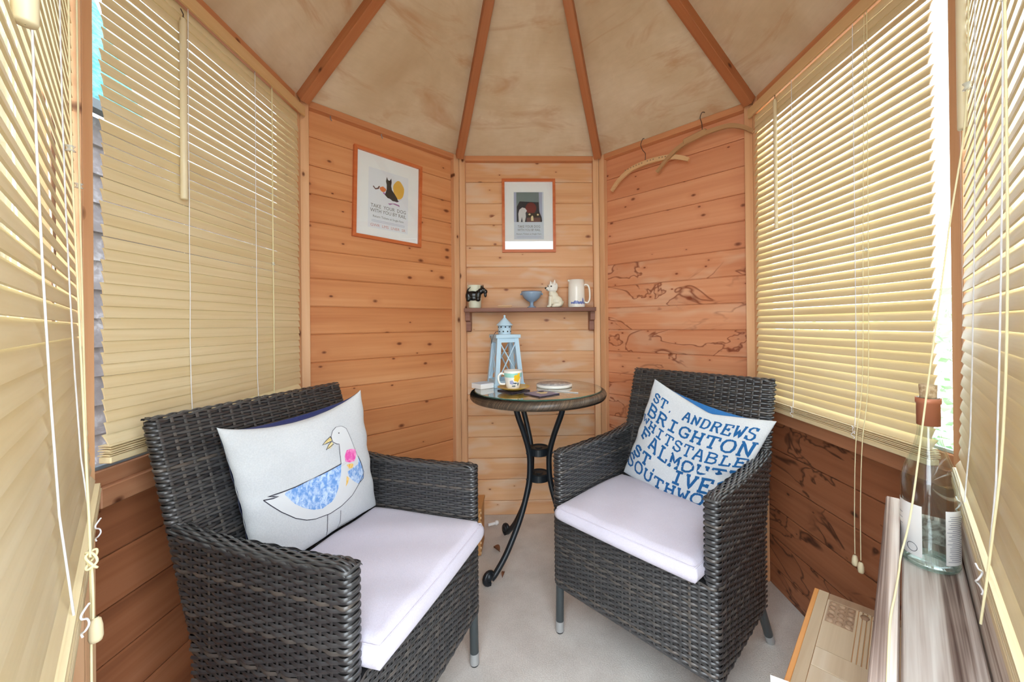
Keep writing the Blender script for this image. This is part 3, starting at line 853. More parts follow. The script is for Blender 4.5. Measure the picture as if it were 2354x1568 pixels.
# ------------------------------------------------------------------ throw cushions
class Pillow:
    """soft square stretched over four corner points given in chair coordinates"""
    def __init__(s, corners, T=.055, pinch=.055, sag=None, pb=None, dip=None):
        s.dip = dip
        s.pb = pinch if pb is None else pb
        s.TL, s.TR, s.BR, s.BL = [Vector(c) for c in corners]; s.T = T; s.pinch = pinch; s.sag = sag
        n = (s.TR - s.BL).cross(s.TL - s.BR); s.n = n.normalized()
        if s.n.y > 0: s.n = -s.n
    def base(s, u, v, side=1):
        pu = u * (1 - s.pinch * (1 - v * v)); pv = v * (1 - (s.pinch if v > 0 else s.pb) * (1 - u * u))
        if s.dip and v > 0: pv -= s.dip(u) * (v ** 4 if side > 0 else max(0, (v - .86) / .14) ** 2)
        a = (pu + 1) / 2; b = (pv + 1) / 2
        return s.BL.lerp(s.BR, a).lerp(s.TL.lerp(s.TR, a), b)
    def th(s, u, v):
        e = max(0, 1 - u * u) * max(0, 1 - v * v)
        return s.T * (e ** .42) * (1 + .05 * math.sin(7 * u + 2 * v) * (1 - v * v))
    def at(s, u, v, side=1, lift=0):
        wr = .0038 * math.sin(15 * v + 4 * u) * abs(u) ** 4 * (1 - v * v) + .0020 * math.sin(11 * u - 3 * v) * abs(v) ** 4 * (1 - u * u)
        f = side * (s.th(u, v) * (1 if side > 0 else .9) + lift + wr)
        if s.sag: f += s.sag(u, v) * side
        return s.base(u, v, side) + s.n * f
def pillow_obj(name, label, P, ch, m_front, m_back):
    t = thing(name, label, 'cushion', (ch[0], ch[1], 0), ch[2], 'square throw cushions')
    N = 40
    us = [math.sin(PI / 2 * (-1 + 2 * i / N)) for i in range(N + 1)]; n = N + 1
    for side, nm, m in ((1, 'front_cover', m_front), (-1, 'back_cover', m_back)):
        V = [P.at(u, v, side) for v in us for u in us]
        F = [(j * n + i, j * n + i + 1, (j + 1) * n + i + 1, (j + 1) * n + i) for j in range(N) for i in range(N)]
        if side < 0: F = [f[::-1] for f in F]
        MB().add(V, F, 0, True).obj(nm, m, t)
    return t
def ribbon(mb, P, pts, wd, mi=0, lift=.0008, closed=False, lim=.995):
    """flat printed stroke that follows the pillow face. pts in u,v"""
    out = []
    for i in range(len(pts) - 1):
        a = np.array(pts[i], float); b = np.array(pts[i + 1], float); L = np.linalg.norm(b - a); k = max(1, int(L / .05))
        for q in range(k): out.append(a + (b - a) * q / k)
    out.append(np.array(pts[-1], float)); out = np.array(out)
    T = np.gradient(out, axis=0); T /= np.maximum(1e-9, np.linalg.norm(T, axis=1))[:, None]
    Nn = np.stack([-T[:, 1], T[:, 0]], 1)
    ws = wd if hasattr(wd, '__len__') else [wd] * len(out)
    V = []; ok = []
    for p, nn, w_ in zip(out, Nn, ws):
        A1 = p + nn * w_ / 2; B1 = p - nn * w_ / 2
        ok.append(max(abs(p[0]), abs(p[1])) < lim)
        A1 = np.clip(A1, -.999, .999); B1 = np.clip(B1, -.999, .999)
        V += [P.at(A1[0], A1[1], 1, lift), P.at(B1[0], B1[1], 1, lift)]
    F = [(2 * i, 2 * i + 1, 2 * i + 3, 2 * i + 2) for i in range(len(out) - 1) if ok[i] and ok[i + 1]]
    mb.add(V, F, mi)
def patch(mb, P, poly, mi=0, lift=.0006, step=.05):
    """filled printed area: scanline cells clipped to polygon"""
    poly = [np.array(p, float) for p in poly]
    ys = [p[1] for p in poly]; y0, y1 = min(ys), max(ys); n = max(2, int((y1 - y0) / step * 2))
    def spans(y):
        xs = []
        for i in range(len(poly)):
            a, b = poly[i], poly[(i + 1) % len(poly)]
            if (a[1] <= y) != (b[1] <= y): xs.append(a[0] + (y - a[1]) / (b[1] - a[1]) * (b[0] - a[0]))
        xs.sort(); return xs
    e = 1e-4; rows = []
    for j in range(n + 1):
        y = y0 + e + (y1 - y0 - 2 * e) * j / n; sp = spans(y)
        rows.append((y, sp[0], sp[-1]) if len(sp) >= 2 else None)
    for j in range(n):
        if rows[j] is None or rows[j + 1] is None: continue
        (ya, a0, a1), (yb_, b0, b1) = rows[j], rows[j + 1]
        k = max(1, int(max(a1 - a0, b1 - b0) / step)); V = []
        for i in range(k + 1):
            f = i / k; V += [P.at(a0 + (a1 - a0) * f, ya, 1, lift), P.at(b0 + (b1 - b0) * f, yb_, 1, lift)]
        mb.add(V, [(2 * i, 2 * i + 2, 2 * i + 3, 2 * i + 1) for i in range(k)], mi)
PL = Pillow([(-.170, .222, .815), (.193, .128, .847), (.226, .100, .468), (-.155, .125, .452)], .050, .045, dip=lambda u: .17 * (1 - u * u) ** .8)
pl = pillow_obj('bird_cushion', 'white square cushion printed with a blue winged gull on the left chair', PL, CHL, M['pillow_white'], M['pillow_navy'])
# the gull drawing, in cushion face coordinates (u right, v up)
body = [(-.823, -.03), (-.757, -.134), (-.662, -.264), (-.506, -.434), (-.363, -.538), (-.233, -.595), (-.001, -.64), (.192, -.626), (.41, -.551), (.581, -.432), (.719, -.32), (.702, -.164), (.636, .047), (.598, .208), (.548, .408), (.521, .517), (.444, .589), (.346, .607), (.272, .566), (.222, .486), (.223, .397), (.285, .339), (.327, .32), (.302, .172), (.285, .019)]
spine = [(.285, .019), (-.154, -.018), (-.431, -.025), (-.633, -.016), (-.771, -.007), (-.658, -.055), (-.719, -.052), (-.823, -.03)]
def uvs(L): return L
gm = MB(); patch(gm, PL, body + [(-.154, -.018), (-.633, -.016), (-.771, -.007)], 0, .0005)
gm.obj('gull_print', M['print_white'], pl)
wing2 = [(.376, -.125), (.51, -.134), (.63, -.126), (.651, .005), (.697, -.124), (.738, -.29), (.7, -.388), (.568, -.427), (.468, -.337), (.395, -.233)]
wm = MB(); patch(wm, PL, [(-.595, -.039), (-.449, -.033), (-.156, -.024), (.123, .0), (.288, .014), (.247, -.143), (.191, -.296), (.114, -.427), (.013, -.5), (-.115, -.503), (-.249, -.449), (-.371, -.361), (-.479, -.25), (-.548, -.138)], 0, .0010)
wm.obj('wing_print', M['crayon_blue'], pl)
wm = MB(); patch(wm, PL, wing2, 0, .0010); wm.obj('wing_print', M['crayon_blue'], pl)
pk = MB(); patch(pk, PL, [(.443, .177), (.538, .166), (.625, .125), (.622, .034), (.558, -.043), (.46, -.029), (.374, .016), (.38, .107)], 0, .0014, .03); pk.obj('pink_print', M['crayon_pink'], pl)
for q in ([(.384, -.039), (.457, -.04), (.528, -.077), (.498, -.13), (.419, -.116)], [(.349, -.204), (.39, -.258), (.35, -.322), (.305, -.356)]):
    og = MB(); patch(og, PL, q, 0, .0016, .03); og.obj('orange_print', M['crayon_orange'], pl)
for q in ([(.208, .491), (.224, .414), (.125, .406), (.056, .405), (.12, .451)], [(.201, .405), (.233, .362), (.165, .312), (.091, .314), (.144, .373)]):
    bk = MB(); patch(bk, PL, q, 0, .0012, .03); bk.obj('beak_print', M['crayon_beak'], pl)
def inkline(pts, wd, lift=.0013):
    m = MB(); ribbon(m, PL, pts, wd, 0, lift); m.obj('ink_line', M['ink_dark'], pl)
inkline(body[:11], .010); inkline(body[10:19], .005); inkline(body[17:], .009); inkline(spine, .014, .0018)
inkline([(-.041, -.628), (-.055, -.815), (-.05, -.96)], .009); inkline([(.185, -.686), (.179, -.883), (.15, -.955), (.24, -.955), (.45, -.958)], .008)
inkline([(.208, .491), (.12, .451), (.052, .405), (.224, .414), (.208, .491)], .010, .0018); inkline([(.201, .405), (.144, .373), (.089, .312), (.233, .362)], .010, .0018)
inkline([(.358, .495), (.376, .488)], .018, .0018); inkline([wing2[3], wing2[4], wing2[5], wing2[6], wing2[7]], .009, .0018)

# ---- place name cushion : slab lettering as strokes
G = {  # unit cell 0..1 x 0..1, lists of polylines; serifs added as short bars
 'A': [[(0.08, 0), (.42, 1), (.58, 1), (.92, 0)], [(.24, .36), (.76, .36)], [(-.02, 0), (.26, 0)], [(.74, 0), (1.02, 0)], [(.28, 1), (.5, 1)]],
 'B': [[(.15, 0), (.15, 1)], [(0, 1), (.62, 1), (.84, .9), (.86, .72), (.66, .55), (.15, .55)], [(.66, .55), (.92, .42), (.94, .16), (.7, 0), (0, 0)]],
 'D': [[(.15, 0), (.15, 1)], [(0, 1), (.58, 1), (.86, .8), (.92, .5), (.86, .2), (.58, 0), (0, 0)]],
 'E': [[(.18, 0), (.18, 1)], [(0, 1), (.9, 1), (.9, .74)], [(.18, .52), (.62, .52)], [(.62, .66), (.62, .38)], [(0, 0), (.94, 0), (.94, .28)]],
 'F': [[(.18, 0), (.18, 1)], [(0, 1), (.92, 1), (.92, .72)], [(.18, .52), (.62, .52)], [(.62, .66), (.62, .38)], [(0, 0), (.44, 0)]],
 'G': [[(.9, .7), (.88, .98)], [(.9, .78), (.7, .98), (.42, 1), (.14, .82), (.06, .5), (.14, .18), (.42, 0), (.72, .03), (.88, .14), (.88, .42)], [(.56, .42), (1.0, .42)]],
 'H': [[(.18, 0), (.18, 1)], [(.82, 0), (.82, 1)], [(.18, .5), (.82, .5)], [(0, 1), (.36, 1)], [(.64, 1), (1, 1)], [(0, 0), (.36, 0)], [(.64, 0), (1, 0)]],
 'I': [[(.5, 0), (.5, 1)], [(.16, 1), (.84, 1)], [(.16, 0), (.84, 0)]],
 'L': [[(.28, 0), (.28, 1)], [(.06, 1), (.52, 1)], [(.06, 0), (.94, 0), (.94, .32)]],
 'M': [[(.14, 0), (.14, 1), (.5, .38), (.86, 1), (.86, 0)], [(-.02, 0), (.32, 0)], [(.68, 0), (1.02, 0)], [(-.02, 1), (.14, 1)], [(.86, 1), (1.02, 1)]],
 'N': [[(.16, 0), (.16, 1), (.82, 0), (.82, 1)], [(0, 0), (.34, 0)], [(0, 1), (.16, 1)], [(.64, 1), (1, 1)]],
 'O': [[(.5, 1), (.22, .93), (.06, .66), (.05, .36), (.2, .08), (.5, 0), (.8, .08), (.95, .36), (.94, .66), (.78, .93), (.5, 1)]],
 'R': [[(.16, 0), (.16, 1)], [(0, 1), (.6, 1), (.84, .88), (.84, .64), (.6, .5), (.16, .5)], [(.54, .5), (.86, 0), (1, 0)], [(0, 0), (.36, 0)]],
 'S': [[(.82, .72), (.82, .98)], [(.82, .8), (.64, .98), (.36, .99), (.14, .84), (.18, .62), (.5, .53), (.82, .44), (.9, .22), (.7, .02), (.36, .01), (.14, .18)], [(.12, .02), (.12, .32)]],
 'T': [[(.5, 0), (.5, 1)], [(.04, .72), (.04, 1), (.96, 1), (.96, .72)], [(.28, 0), (.72, 0)]],
 'U': [[(.16, 1), (.16, .3), (.3, .05), (.5, 0), (.7, .05), (.84, .3), (.84, 1)], [(0, 1), (.34, 1)], [(.66, 1), (1, 1)]],
 'V': [[(.12, 1), (.5, 0), (.88, 1)], [(-.04, 1), (.32, 1)], [(.68, 1), (1.04, 1)]],
 'W': [[(.08, 1), (.26, 0), (.5, .68), (.74, 0), (.92, 1)], [(-.06, 1), (.24, 1)], [(.76, 1), (1.06, 1)]],
 '.': [[(.42, .02), (.58, .02)], [(.42, .09), (.58, .09)]], ' ': []}
PR = Pillow([(-.103, .152, .836), (.290, .212, .730), (.200, .022, .452), (-.214, .103, .466)], .046, .035, pb=-.06, dip=lambda u: .26 * max(0, 1 - abs(u - .12) / (.88 if u > .12 else 1.12)),
            sag=lambda u, v: -.012 * math.exp(-((v + .40 - .10 * u) / .06) ** 2) * max(0, min(1, (u + .5) * 1.2)))
pr = pillow_obj('place_name_cushion', 'pale square cushion printed with blue seaside place names on the right chair', PR, CHR, M['pillow_grey'], M['pillow_blue'])
rowsT = [  # word, u of first letter centre, step, baseline and cap line as three (u, v) points, stroke
    ('ST. ANDREWS', -.802, .163, [(-.83, .577), (-.123, .433), (.811, .485)], [(-.864, .769), (-.238, .635), (.825, .763)], .034),
    ('BRIGHTON', -.787, .236, [(-.837, .279), (-.011, .099), (.885, .172)], [(-.859, .515), (-.093, .311), (.886, .455)], .040),
    ('WHITSTABLE', -.875, .1955, [(-.676, .007), (-.049, -.184), (.912, -.036)], [(-.695, .155), (-.084, .006), (.889, .116)], .032),
    ('FALMOUTH', -.755, .237, [(-.836, -.151), (-.055, -.472), (.47, -.383)], [(-.852, .038), (-.197, -.229), (.471, -.254)], .040),
    ('ST. IVES', -.808, .2305, [(-.776, -.57), (.041, -.72), (.573, -.69)], [(-.83, -.365), (.006, -.51), (.569, -.45)], .046),
    ('SOUTHWOLD', -.900, .237, [(-.661, -.855), (-.10, -.935), (.505, -.935)], [(-.68, -.65), (-.214, -.765), (.488, -.75)], .040)]
for word, u0, cw, bl_, tl_, sw in rowsT:
    pb_ = np.polyfit([p[0] for p in bl_], [p[1] for p in bl_], 2); pt_ = np.polyfit([p[0] for p in tl_], [p[1] for p in tl_], 2)
    for i, chh in enumerate(word):
        if chh == ' ': continue
        mb = MB()
        for pl_ in G[chh]:
            pts = []
            for x, y in pl_:
                uu = u0 + (i - .41 + .82 * x) * cw; ue = max(-1, min(uu, .95))
                pts.append((uu, np.polyval(pb_, ue) * (1 - y) + np.polyval(pt_, ue) * y))
            ribbon(mb, PR, pts, sw, 0, .0010, lim=.985)
        if mb.f: mb.obj('printed_letter', M['ink_blue'], pr)

# ================================================================== ROUND TABLE
TC = (.027, .545); TZ = .765; TR = .300
tb = thing('bistro_table', 'round glass topped table with woven rim and black curved metal legs', 'table', (TC[0], TC[1], 0))
MB().lathe([(.001, TZ - .006), (TR - .020, TZ - .006), (TR - .018, TZ - .003), (TR - .020, TZ), (.001, TZ)], 72, mis=[0, 1, 1, 0], smooth=False).obj('glass_top', [M['table_glass'], M['glass_edge']], tb)
rimc = MB(); rc = TR - .016; rz_ = TZ - .024
NS = 420
for k in range(NS):           # rim strands wound round the hoop
    a0 = 2 * PI * k / NS; V = []; F = []
    for i in range(9):
        th = -.6 * PI + 1.45 * PI * i / 8 - .2; a = a0 + .17 * (i / 8 - .5)
        rr_ = rc + (.0185 if i % 2 == 0 else .0185) * math.cos(th); zz = rz_ + .0195 * math.sin(th)
        for sgn in (-1, 1):
            b = a + sgn * .0062; V.append((rr_ * math.cos(b), rr_ * math.sin(b), zz + (.0006 if sgn > 0 else -.0006)))
    F = [(2 * i, 2 * i + 1, 2 * i + 3, 2 * i + 2) for i in range(8)]
    rimc.add(V, F, 0, True)
rm_ = rimc.obj('woven_rim', M['rim_wicker'], tb); rm_['kind'] = 'stuff'
MB().tube([(rc * math.cos(a), rc * math.sin(a), rz_) for a in [2 * PI * k / 64 for k in range(64)]], .0165, 12, closed=True).obj('rim_hoop', M['wicker_core'], tb)
legs = ((math.radians(218), .268), (math.radians(128), .262), (math.radians(328), .268))
for a, rf in legs:
    d = Vector((math.cos(a), math.sin(a), 0))
    pr_ = [(.135, TZ - .035), (.115, .66), (.080, .57), (.056, .49), (.052, .42), (.062, .34), (.105, .22), (.175, .10), (.232, .035), (rf - .012, .018)]
    lg = MB().tube(catmull([d * r + Vector((0, 0, z)) for r, z in pr_], 5), .0125, 12).obj('leg', M['black_metal'], tb)
    sc = []
    for k in range(13):
        q = -PI / 2 + k * 1.45 * PI / 12; rr_ = .026 - .0011 * k
        sc.append(d * (rf - .004 + rr_ * math.cos(q)) + Vector((0, 0, .030 + rr_ * math.sin(q))))
    MB().tube(sc, [.0125 - .0002 * k for k in range(13)], 10).obj('scroll_foot', M['black_metal'], lg)
    MB().ball(d * (rf + .000) + Vector((0, 0, .034)), (.019, .019, .019)).obj('foot_knob', M['black_metal'], lg)
    for zr in (.486, .372):
        MB().ball(d * (.0675 if zr > .45 else .0690) + Vector((0, 0, zr)), .0045, 8, 6).obj('bolt', M['black_metal'], lg)
for zr in (.486, .372):
    MB().lathe([(.0005, zr + .004), (.038, zr - .015), (.047, zr - .016), (.047, zr + .013), (.043, zr + .016), (.036, zr + .011), (.018, zr + .011), (.014, zr + .015), (.0005, zr + .015)], 36, smooth=False).obj('ring', M['black_metal'], tb)
MB().lathe([(.13, TZ - .042), (.142, TZ - .042), (.142, TZ - .036), (.13, TZ - .036), (.13, TZ - .042)], 36, smooth=False).obj('support_ring', M['black_metal'], tb)
for k in range(3):
    a = legs[k][0]; MB().tube([(0.136 * math.cos(a), .136 * math.sin(a), TZ - .038), (rc * math.cos(a), rc * math.sin(a), TZ - .036)], .006, 8).obj('spoke', M['black_metal'], tb)

# ------------------------------------------------------------------ things on the table
zt = TZ + .0005
# lantern
la = thing('lighthouse_lantern', 'pale blue wooden lighthouse lantern with crossed bars on the glass table', 'lantern', (-.126, .640, zt), math.radians(21))
wb, wt_, hb = .070, .051, .222
def lw_(z): return wb + (wt_ - wb) * z / hb
MB().box(-wb - .003, wb + .003, -wb - .003, wb + .003, 0, .014, bev=.001).obj('base', M['blue_paint'], la)
for sx in (-1, 1):
    for sy in (-1, 1):
        m = MB(); p = .0100
        V = []
        for z in (.014, hb):
            q = lw_(z) - p
            V += [(sx * q - p, sy * q - p, z), (sx * q + p, sy * q - p, z), (sx * q + p, sy * q + p, z), (sx * q - p, sy * q + p, z)]
        m.add(V, [(3, 2, 1, 0), (4, 5, 6, 7), (0, 1, 5, 4), (1, 2, 6, 5), (2, 3, 7, 6), (3, 0, 4, 7)]).obj('corner_post', M['blue_paint'], la)
for k in range(4):
    Rz = Matrix.Rotation(k * PI / 2, 4, 'Z'); m = MB()
    for (za, zb_, ta) in ((.014, .030, 0), (hb - .020, hb, 0)):
        qa, qb = lw_(za), lw_(zb_)
        V = [(-qa + .01, -qa + .002, za), (qa - .01, -qa + .002, za), (qb - .01, -qb + .002, zb_), (-qb + .01, -qb + .002, zb_)]
        V += [(x, y + .008, z) for x, y, z in V]
        m.add([tuple(Rz @ Vector(p)) for p in V], [(0, 1, 2, 3), (7, 6, 5, 4), (0, 4, 5, 1), (3, 2, 6, 7), (0, 3, 7, 4), (1, 5, 6, 2)])
    m.obj('side_rail', M['blue_paint'], la)
    for sgn in (-1, 1):
        za, zb_ = .030, hb - .020; qa, qb = lw_(za), lw_(zb_)
        a = Rz @ Vector((sgn * (qa - .014), -qa + .005, za)); b = Rz @ Vector((-sgn * (qb - .014), -qb + .005, zb_))
        MB().tube([a, b], .0032, 6).obj('cross_bar', M['blue_paint'], la)
MB().box(-.059, .059, -.059, .059, hb, hb + .016, bev=.001).obj('cap', M['blue_paint'], la)
dm = MB().lathe([(.030, hb + .016), (.030, hb + .061), (.029, hb + .061)], 28); dom = dm.obj('drum', M['blue_paint'], la)
for k in range(9):
    for r_ in range(2):
        a = 2 * PI * (k + .5 * r_) / 9
        MB().ball((.0292 * math.cos(a), .0292 * math.sin(a), hb + .030 + .0210 * r_), .0036, 8, 6).obj('vent_hole', M['hole'], dom)
MB().lathe([(.0385, hb + .058), (.0385, hb + .061), (.006, hb + .094), (.004, hb + .098), (.0055, hb + .102), (.003, hb + .107), (.0003, hb + .108)], 28).obj('roof', M['blue_paint'], la)
MB().tube([(-.062, .02, hb + .01), (-.064, 0, hb - .025), (-.062, -.02, hb + .01), (-.05, -.02, hb + .028), (-.036, 0, hb + .030)], .0012, 6).obj('wire_handle', M['wire'], la)
# white box left
bx_ = thing('card_box', 'small white card box beside the lantern at the table edge', 'box', (-.222, .562, zt), math.radians(42))
MB().box(-.036, .036, -.036, .036, 0, .0215, bev=.001).obj('box_body', M['paper'], bx_)
MB().box(-.0362, .0362, -.0362, .0362, .0215, .0232, bev=.0006).obj('lid', M['print_pale'], bx_)
# dark coaster, saucer, mug
def coaster(label, loc, rz, half, topm, deco=None):
    t = thing('square_coaster', label, 'coaster', loc, rz)
    MB().box(-half, half, -half, half, 0, .004, bev=.0006).obj('backing', M['coaster_dark'], t)
    MB().box(-half + .001, half - .001, -half + .001, half - .001, .004, .0046).obj('printed_face', topm, t)
    if deco: deco(t)
    return t
coaster('dark square coaster under the ochre saucer', (-.080, .470, zt), math.radians(40), .050, M['coaster_dark'])
sa = thing('saucer', 'ochre yellow saucer under the flowered mug', 'saucer', (-.080, .472, zt + .0046))
MB().lathe([(.0005, .001), (.030, 0), (.034, .001), (.068, .013), (.070, .0155), (.066, .0150), (.032, .006), (.0005, .005)], 40).obj('dish', M['saucer_yellow'], sa)
mz = zt + .0046 + .0055
mu = thing('flowered_mug', 'white mug with teal band and yellow flower on the ochre saucer', 'mug', (-.083, .474, mz))
def mug_r(z): return .026 + (.0405 - .026) * min(1, (z / .078)) ** .75
prof = [(.0005, 0), (.025, 0)] + [(mug_r(z), z) for z in (.002, .010, .022, .036, .050)] + [(mug_r(.0505), .0505), (mug_r(.068), .068), (mug_r(.0685), .0685), (mug_r(.078), .078), (mug_r(.078) - .0025, .0785), (mug_r(.05) - .003, .05), (.022, .006), (.0005, .005)]
mis_ = [0] * (len(prof) - 1)
for i in range(len(prof) - 1):
    if prof[i][1] >= .0504 and prof[i + 1][1] <= .0686 and prof[i + 1][1] > prof[i][1]: mis_[i] = 1
MB().lathe(prof, 36, mis=mis_).obj('cup', [M['white_glaze'], M['mug_teal']], mu)
hp = [(-.036, 0, .062), (-.050, 0, .066), (-.061, 0, .056), (-.062, 0, .038), (-.054, 0, .022), (-.034, 0, .020)]
MB().tube(catmull(hp, 6), .0045, 10).obj('handle', M['white_glaze'], mu, rot=(0, 0, .15))
def on_mug(az, z, lift=.0005):
    r = mug_r(z) + lift; return (r * math.cos(az), r * math.sin(az), z)
def mug_blob(name, az, z, ra, rz_, mat, n=14):
    c = on_mug(az, z, .0012); V = [c] + [on_mug(az + ra * math.cos(2 * PI * k / n) * (1 + .18 * math.cos(5 * 2 * PI * k / n)), z + rz_ * math.sin(2 * PI * k / n) * (1 + .18 * math.cos(5 * 2 * PI * k / n)), .0009) for k in range(n)]
    MB().add(V, [(0, 1 + k, 1 + (k + 1) % n) for k in range(n)]).obj(name, mat, mu)
mug_blob('flower_print', -PI / 2 + .55, .048, .42, .0165, M['mug_yellow'])
mug_blob('flower_print', -PI / 2 + .72, .062, .16, .008, M['mug_yellow'])
mug_blob('violet_print', -PI / 2 - .12, .030, .26, .009, M['mug_violet'])
mug_blob('leaf_print', -PI / 2 + .30, .026, .32, .0035, M['mug_leaf']); mug_blob('leaf_print', -PI / 2 + .15, .014, .28, .0032, M['mug_leaf']); mug_blob('leaf_print', -PI / 2 + .75, .022, .12, .007, M['mug_leaf'])
# round trivets (two)
for k in range(1):
    tr_ = thing('round_trivet', 'round white trivet with grey patterned top on the glass table', 'trivet', (.101, .572, zt))
    MB().lathe([(.0005, 0), (.078, 0), (.0815, .003), (.0815, .011), (.079, .0135), (.0005, .0135)], 48, mis=[0, 0, 0, 0, 0]).obj('body', M['white_glaze'], tr_)
    MB().lathe([(.0005, .0138), (.0765, .0138), (.0765, .0135)], 48).obj('patterned_face', M['trivet_top'], tr_)
def photo_deco(t):
    n = 16; V = [(.006 + .022 * math.cos(2 * PI * k / n) * (1 + .3 * math.cos(3 * 2 * PI * k / n)), .004 + .024 * math.sin(2 * PI * k / n), .0049) for k in range(n)]
    MB().add(V, [tuple(range(n))]).obj('picture_print', M['print_cream'], t)
    n = 14; V = [(.02 + .012 * math.cos(2 * PI * k / n), .026 + .012 * math.sin(2 * PI * k / n), .0050) for k in range(n)]
    MB().add(V, [tuple(range(n))]).obj('picture_print', M['print_navy'], t)
coaster('photo coaster with pale figure at the front edge of the glass table', (.036, .380, zt), math.radians(38), .052, M['coaster_top'], photo_deco)
pe = thing('white_stirrer', 'flat white plastic stick lying on the glass beside the photo coaster', 'stick', (.128, .430, zt))
MB().box(-.068, .050, -.0035, .0035, 0, .0028, bev=.0008).obj('shaft', M['white_plastic'], pe, rot=(0, 0, math.radians(-31)))
MB().box(.050, .068, -.0055, .0055, 0, .003, bev=.001).obj('tip', M['white_plastic'], pe, rot=(0, 0, math.radians(-31)))

# ================================================================== WALL SHELF
shf = thing('wall_shelf', 'dark narrow wooden shelf on stepped brackets across the back wall', 'shelf', (0, A, 0))
SZ0, SZ1 = 1.116, 1.137; SYF = -.095
MB().box(-.346, .343, SYF, .031, SZ0, SZ1, bev=.002).obj('plank', M['shelf_wood'], shf)
for sx in (-1, 1):
    x0, x1 = (-.346, -.322) if sx < 0 else (.319, .343)
    b = MB(); b.prism([(.030, SZ0), (.030, 1.020), (.0, 1.012), (-.020, 1.018), (-.020, 1.066), (-.055, 1.072), (-.055, SZ0)][::-1], x0, x1, axis=0)
    b.obj('bracket', M['shelf_wood'], shf)
sz = SZ1 + .0005; sy = A - .045
# pot with scottie dog
po = thing('dog_relief_pot', 'pale plant pot with a black scottie dog figure on its side, at shelf left end', 'pot', (-.296, sy, sz))
MB().lathe([(.0005, 0), (.030, 0), (.032, .003), (.0395, .118), (.0400, .121), (.0370, .121), (.030, .01), (.0005, .008)], 32).obj('pot_body', M['pot_glaze'], po)
def remesh_obj(mb, name, mat, parent, vox, loc=(0, 0, 0), rot=(0, 0, 0), smooth=2):
    o = mb.obj(name, mat, parent, loc, rot)
    md = o.modifiers.new('remesh', 'REMESH'); md.mode = 'VOXEL'; md.voxel_size = vox; md.use_smooth_shade = True
    if smooth: sm_ = o.modifiers.new('smooth', 'SMOOTH'); sm_.iterations = smooth; sm_.factor = .5
    return o
sd = MB()
sd.ball((-.006, -.040, .068), (.036, .015, .021)); sd.ball((-.028, -.040, .062), (.015, .0145, .026)); sd.ball((.022, -.041, .066), (.017, .015, .027))
sd.ball((-.004, -.040, .052), (.034, .012, .014)); sd.ball((.022, -.041, .045), (.014, .012, .012)); sd.ball((-.028, -.041, .044), (.012, .012, .012))
sd.ball((.036, -.042, .086), (.016, .014, .016)); sd.ball((.046, -.043, .094), (.016, .013, .013)); sd.ball((.060, -.045, .084), (.013, .010, .013)); sd.ball((.061, -.044, .068), (.008, .009, .014))
sd.tube([(.040, -.038, .100), (.039, -.038, .121)], [.0075, .001], 8); sd.tube([(.048, -.047, .100), (.050, -.047, .123)], [.0065, .001], 8)
sd.tube([(-.034, -.038, .080), (-.030, -.036, .098), (-.016, -.035, .110)], [.006, .004, .0018], 8)
sc_ = remesh_obj(sd, 'scottie_figure', M['black_glaze'], po, .0020)
MB().ball((.058, -.0565, .092), .002, 8, 6).obj('eye', M['white_glaze'], sc_)
# little wooden rulers
for k, (dx, w_) in enumerate(((-.002, .034), (.001, .037))):
    r_ = thing('wooden_strip', ('lower thin wooden strip lying on the shelf', 'upper thin wooden strip lying on the shelf')[k], 'strip', (-.137 + dx, sy, sz + k * .0075), .03 * k, 'two wooden strips on the shelf')
    MB().box(-w_, w_, -.012, .012, 0, .0065, bev=.001).obj('strip_body', M['hanger_wood'], r_)
# footed bowl
fb = thing('footed_bowl', 'small blue grey footed bowl in the middle of the shelf', 'bowl', (.006, sy, sz))
MB().lathe([(.0005, 0), (.023, 0), (.024, .003), (.012, .010), (.009, .020), (.011, .030), (.026, .038), (.042, .052), (.053, .072), (.055, .086), (.053, .087), (.050, .074), (.038, .056), (.0005, .044)], 36).obj('bowl_body', M['blue_glaze'], fb)
MB().tube([(.0545 * math.cos(a), .0545 * math.sin(a), .0865) for a in [2 * PI * k / 36 for k in range(36)]], .0013, 6, closed=True).obj('rim', M['brown_glaze'], fb)
for sx in (-1, 1): MB().ball((sx * .0565, 0, .073), (.004, .007, .006), 10, 6).obj('lug', M['blue_glaze'], fb)
# westie figurine
we = thing('white_terrier_figurine', 'white ceramic sitting terrier dog with black nose on the shelf', 'figurine', (.128, sy, sz))
wd = MB()
wd.ball((.010, 0, .034), (.034, .024, .030)); wd.ball((-.002, 0, .058), (.024, .021, .030)); wd.ball((.024, .0, .022), (.022, .026, .022))
wd.ball((-.012, 0, .074), (.019, .018, .022))
for sy_ in (-1, 1):
    wd.tube([(-.020, sy_ * .011, .060), (-.024, sy_ * .012, .020), (-.027, sy_ * .012, .006)], [.012, .010, .009], 10); wd.ball((-.031, sy_ * .012, .007), (.012, .009, .007))
    wd.ball((.012, sy_ * .020, .014), (.022, .010, .014)); wd.ball((-.004, sy_ * .022, .007), (.014, .008, .007))
wd.tube([(.040, .004, .020), (.048, .006, .034)], [.008, .004], 8)
remesh_obj(wd, 'body', M['cream_glaze'], we, .0022)
hd = MB()
hd.ball((-.012, 0, .108), (.026, .025, .024)); hd.ball((-.032, -.002, .100), (.015, .014, .012)); hd.ball((-.010, 0, .095), (.026, .024, .014)); hd.ball((.006, 0, .112), (.014, .020, .022))
hd.tube([(-.020, -.013, .122), (-.022, -.016, .145)], [.008, .001], 8); hd.tube([(-.002, -.015, .124), (.002, -.018, .149)], [.011, .001], 8); hd.tube([(-.012, .015, .124), (-.012, .017, .146)], [.009, .001], 8)
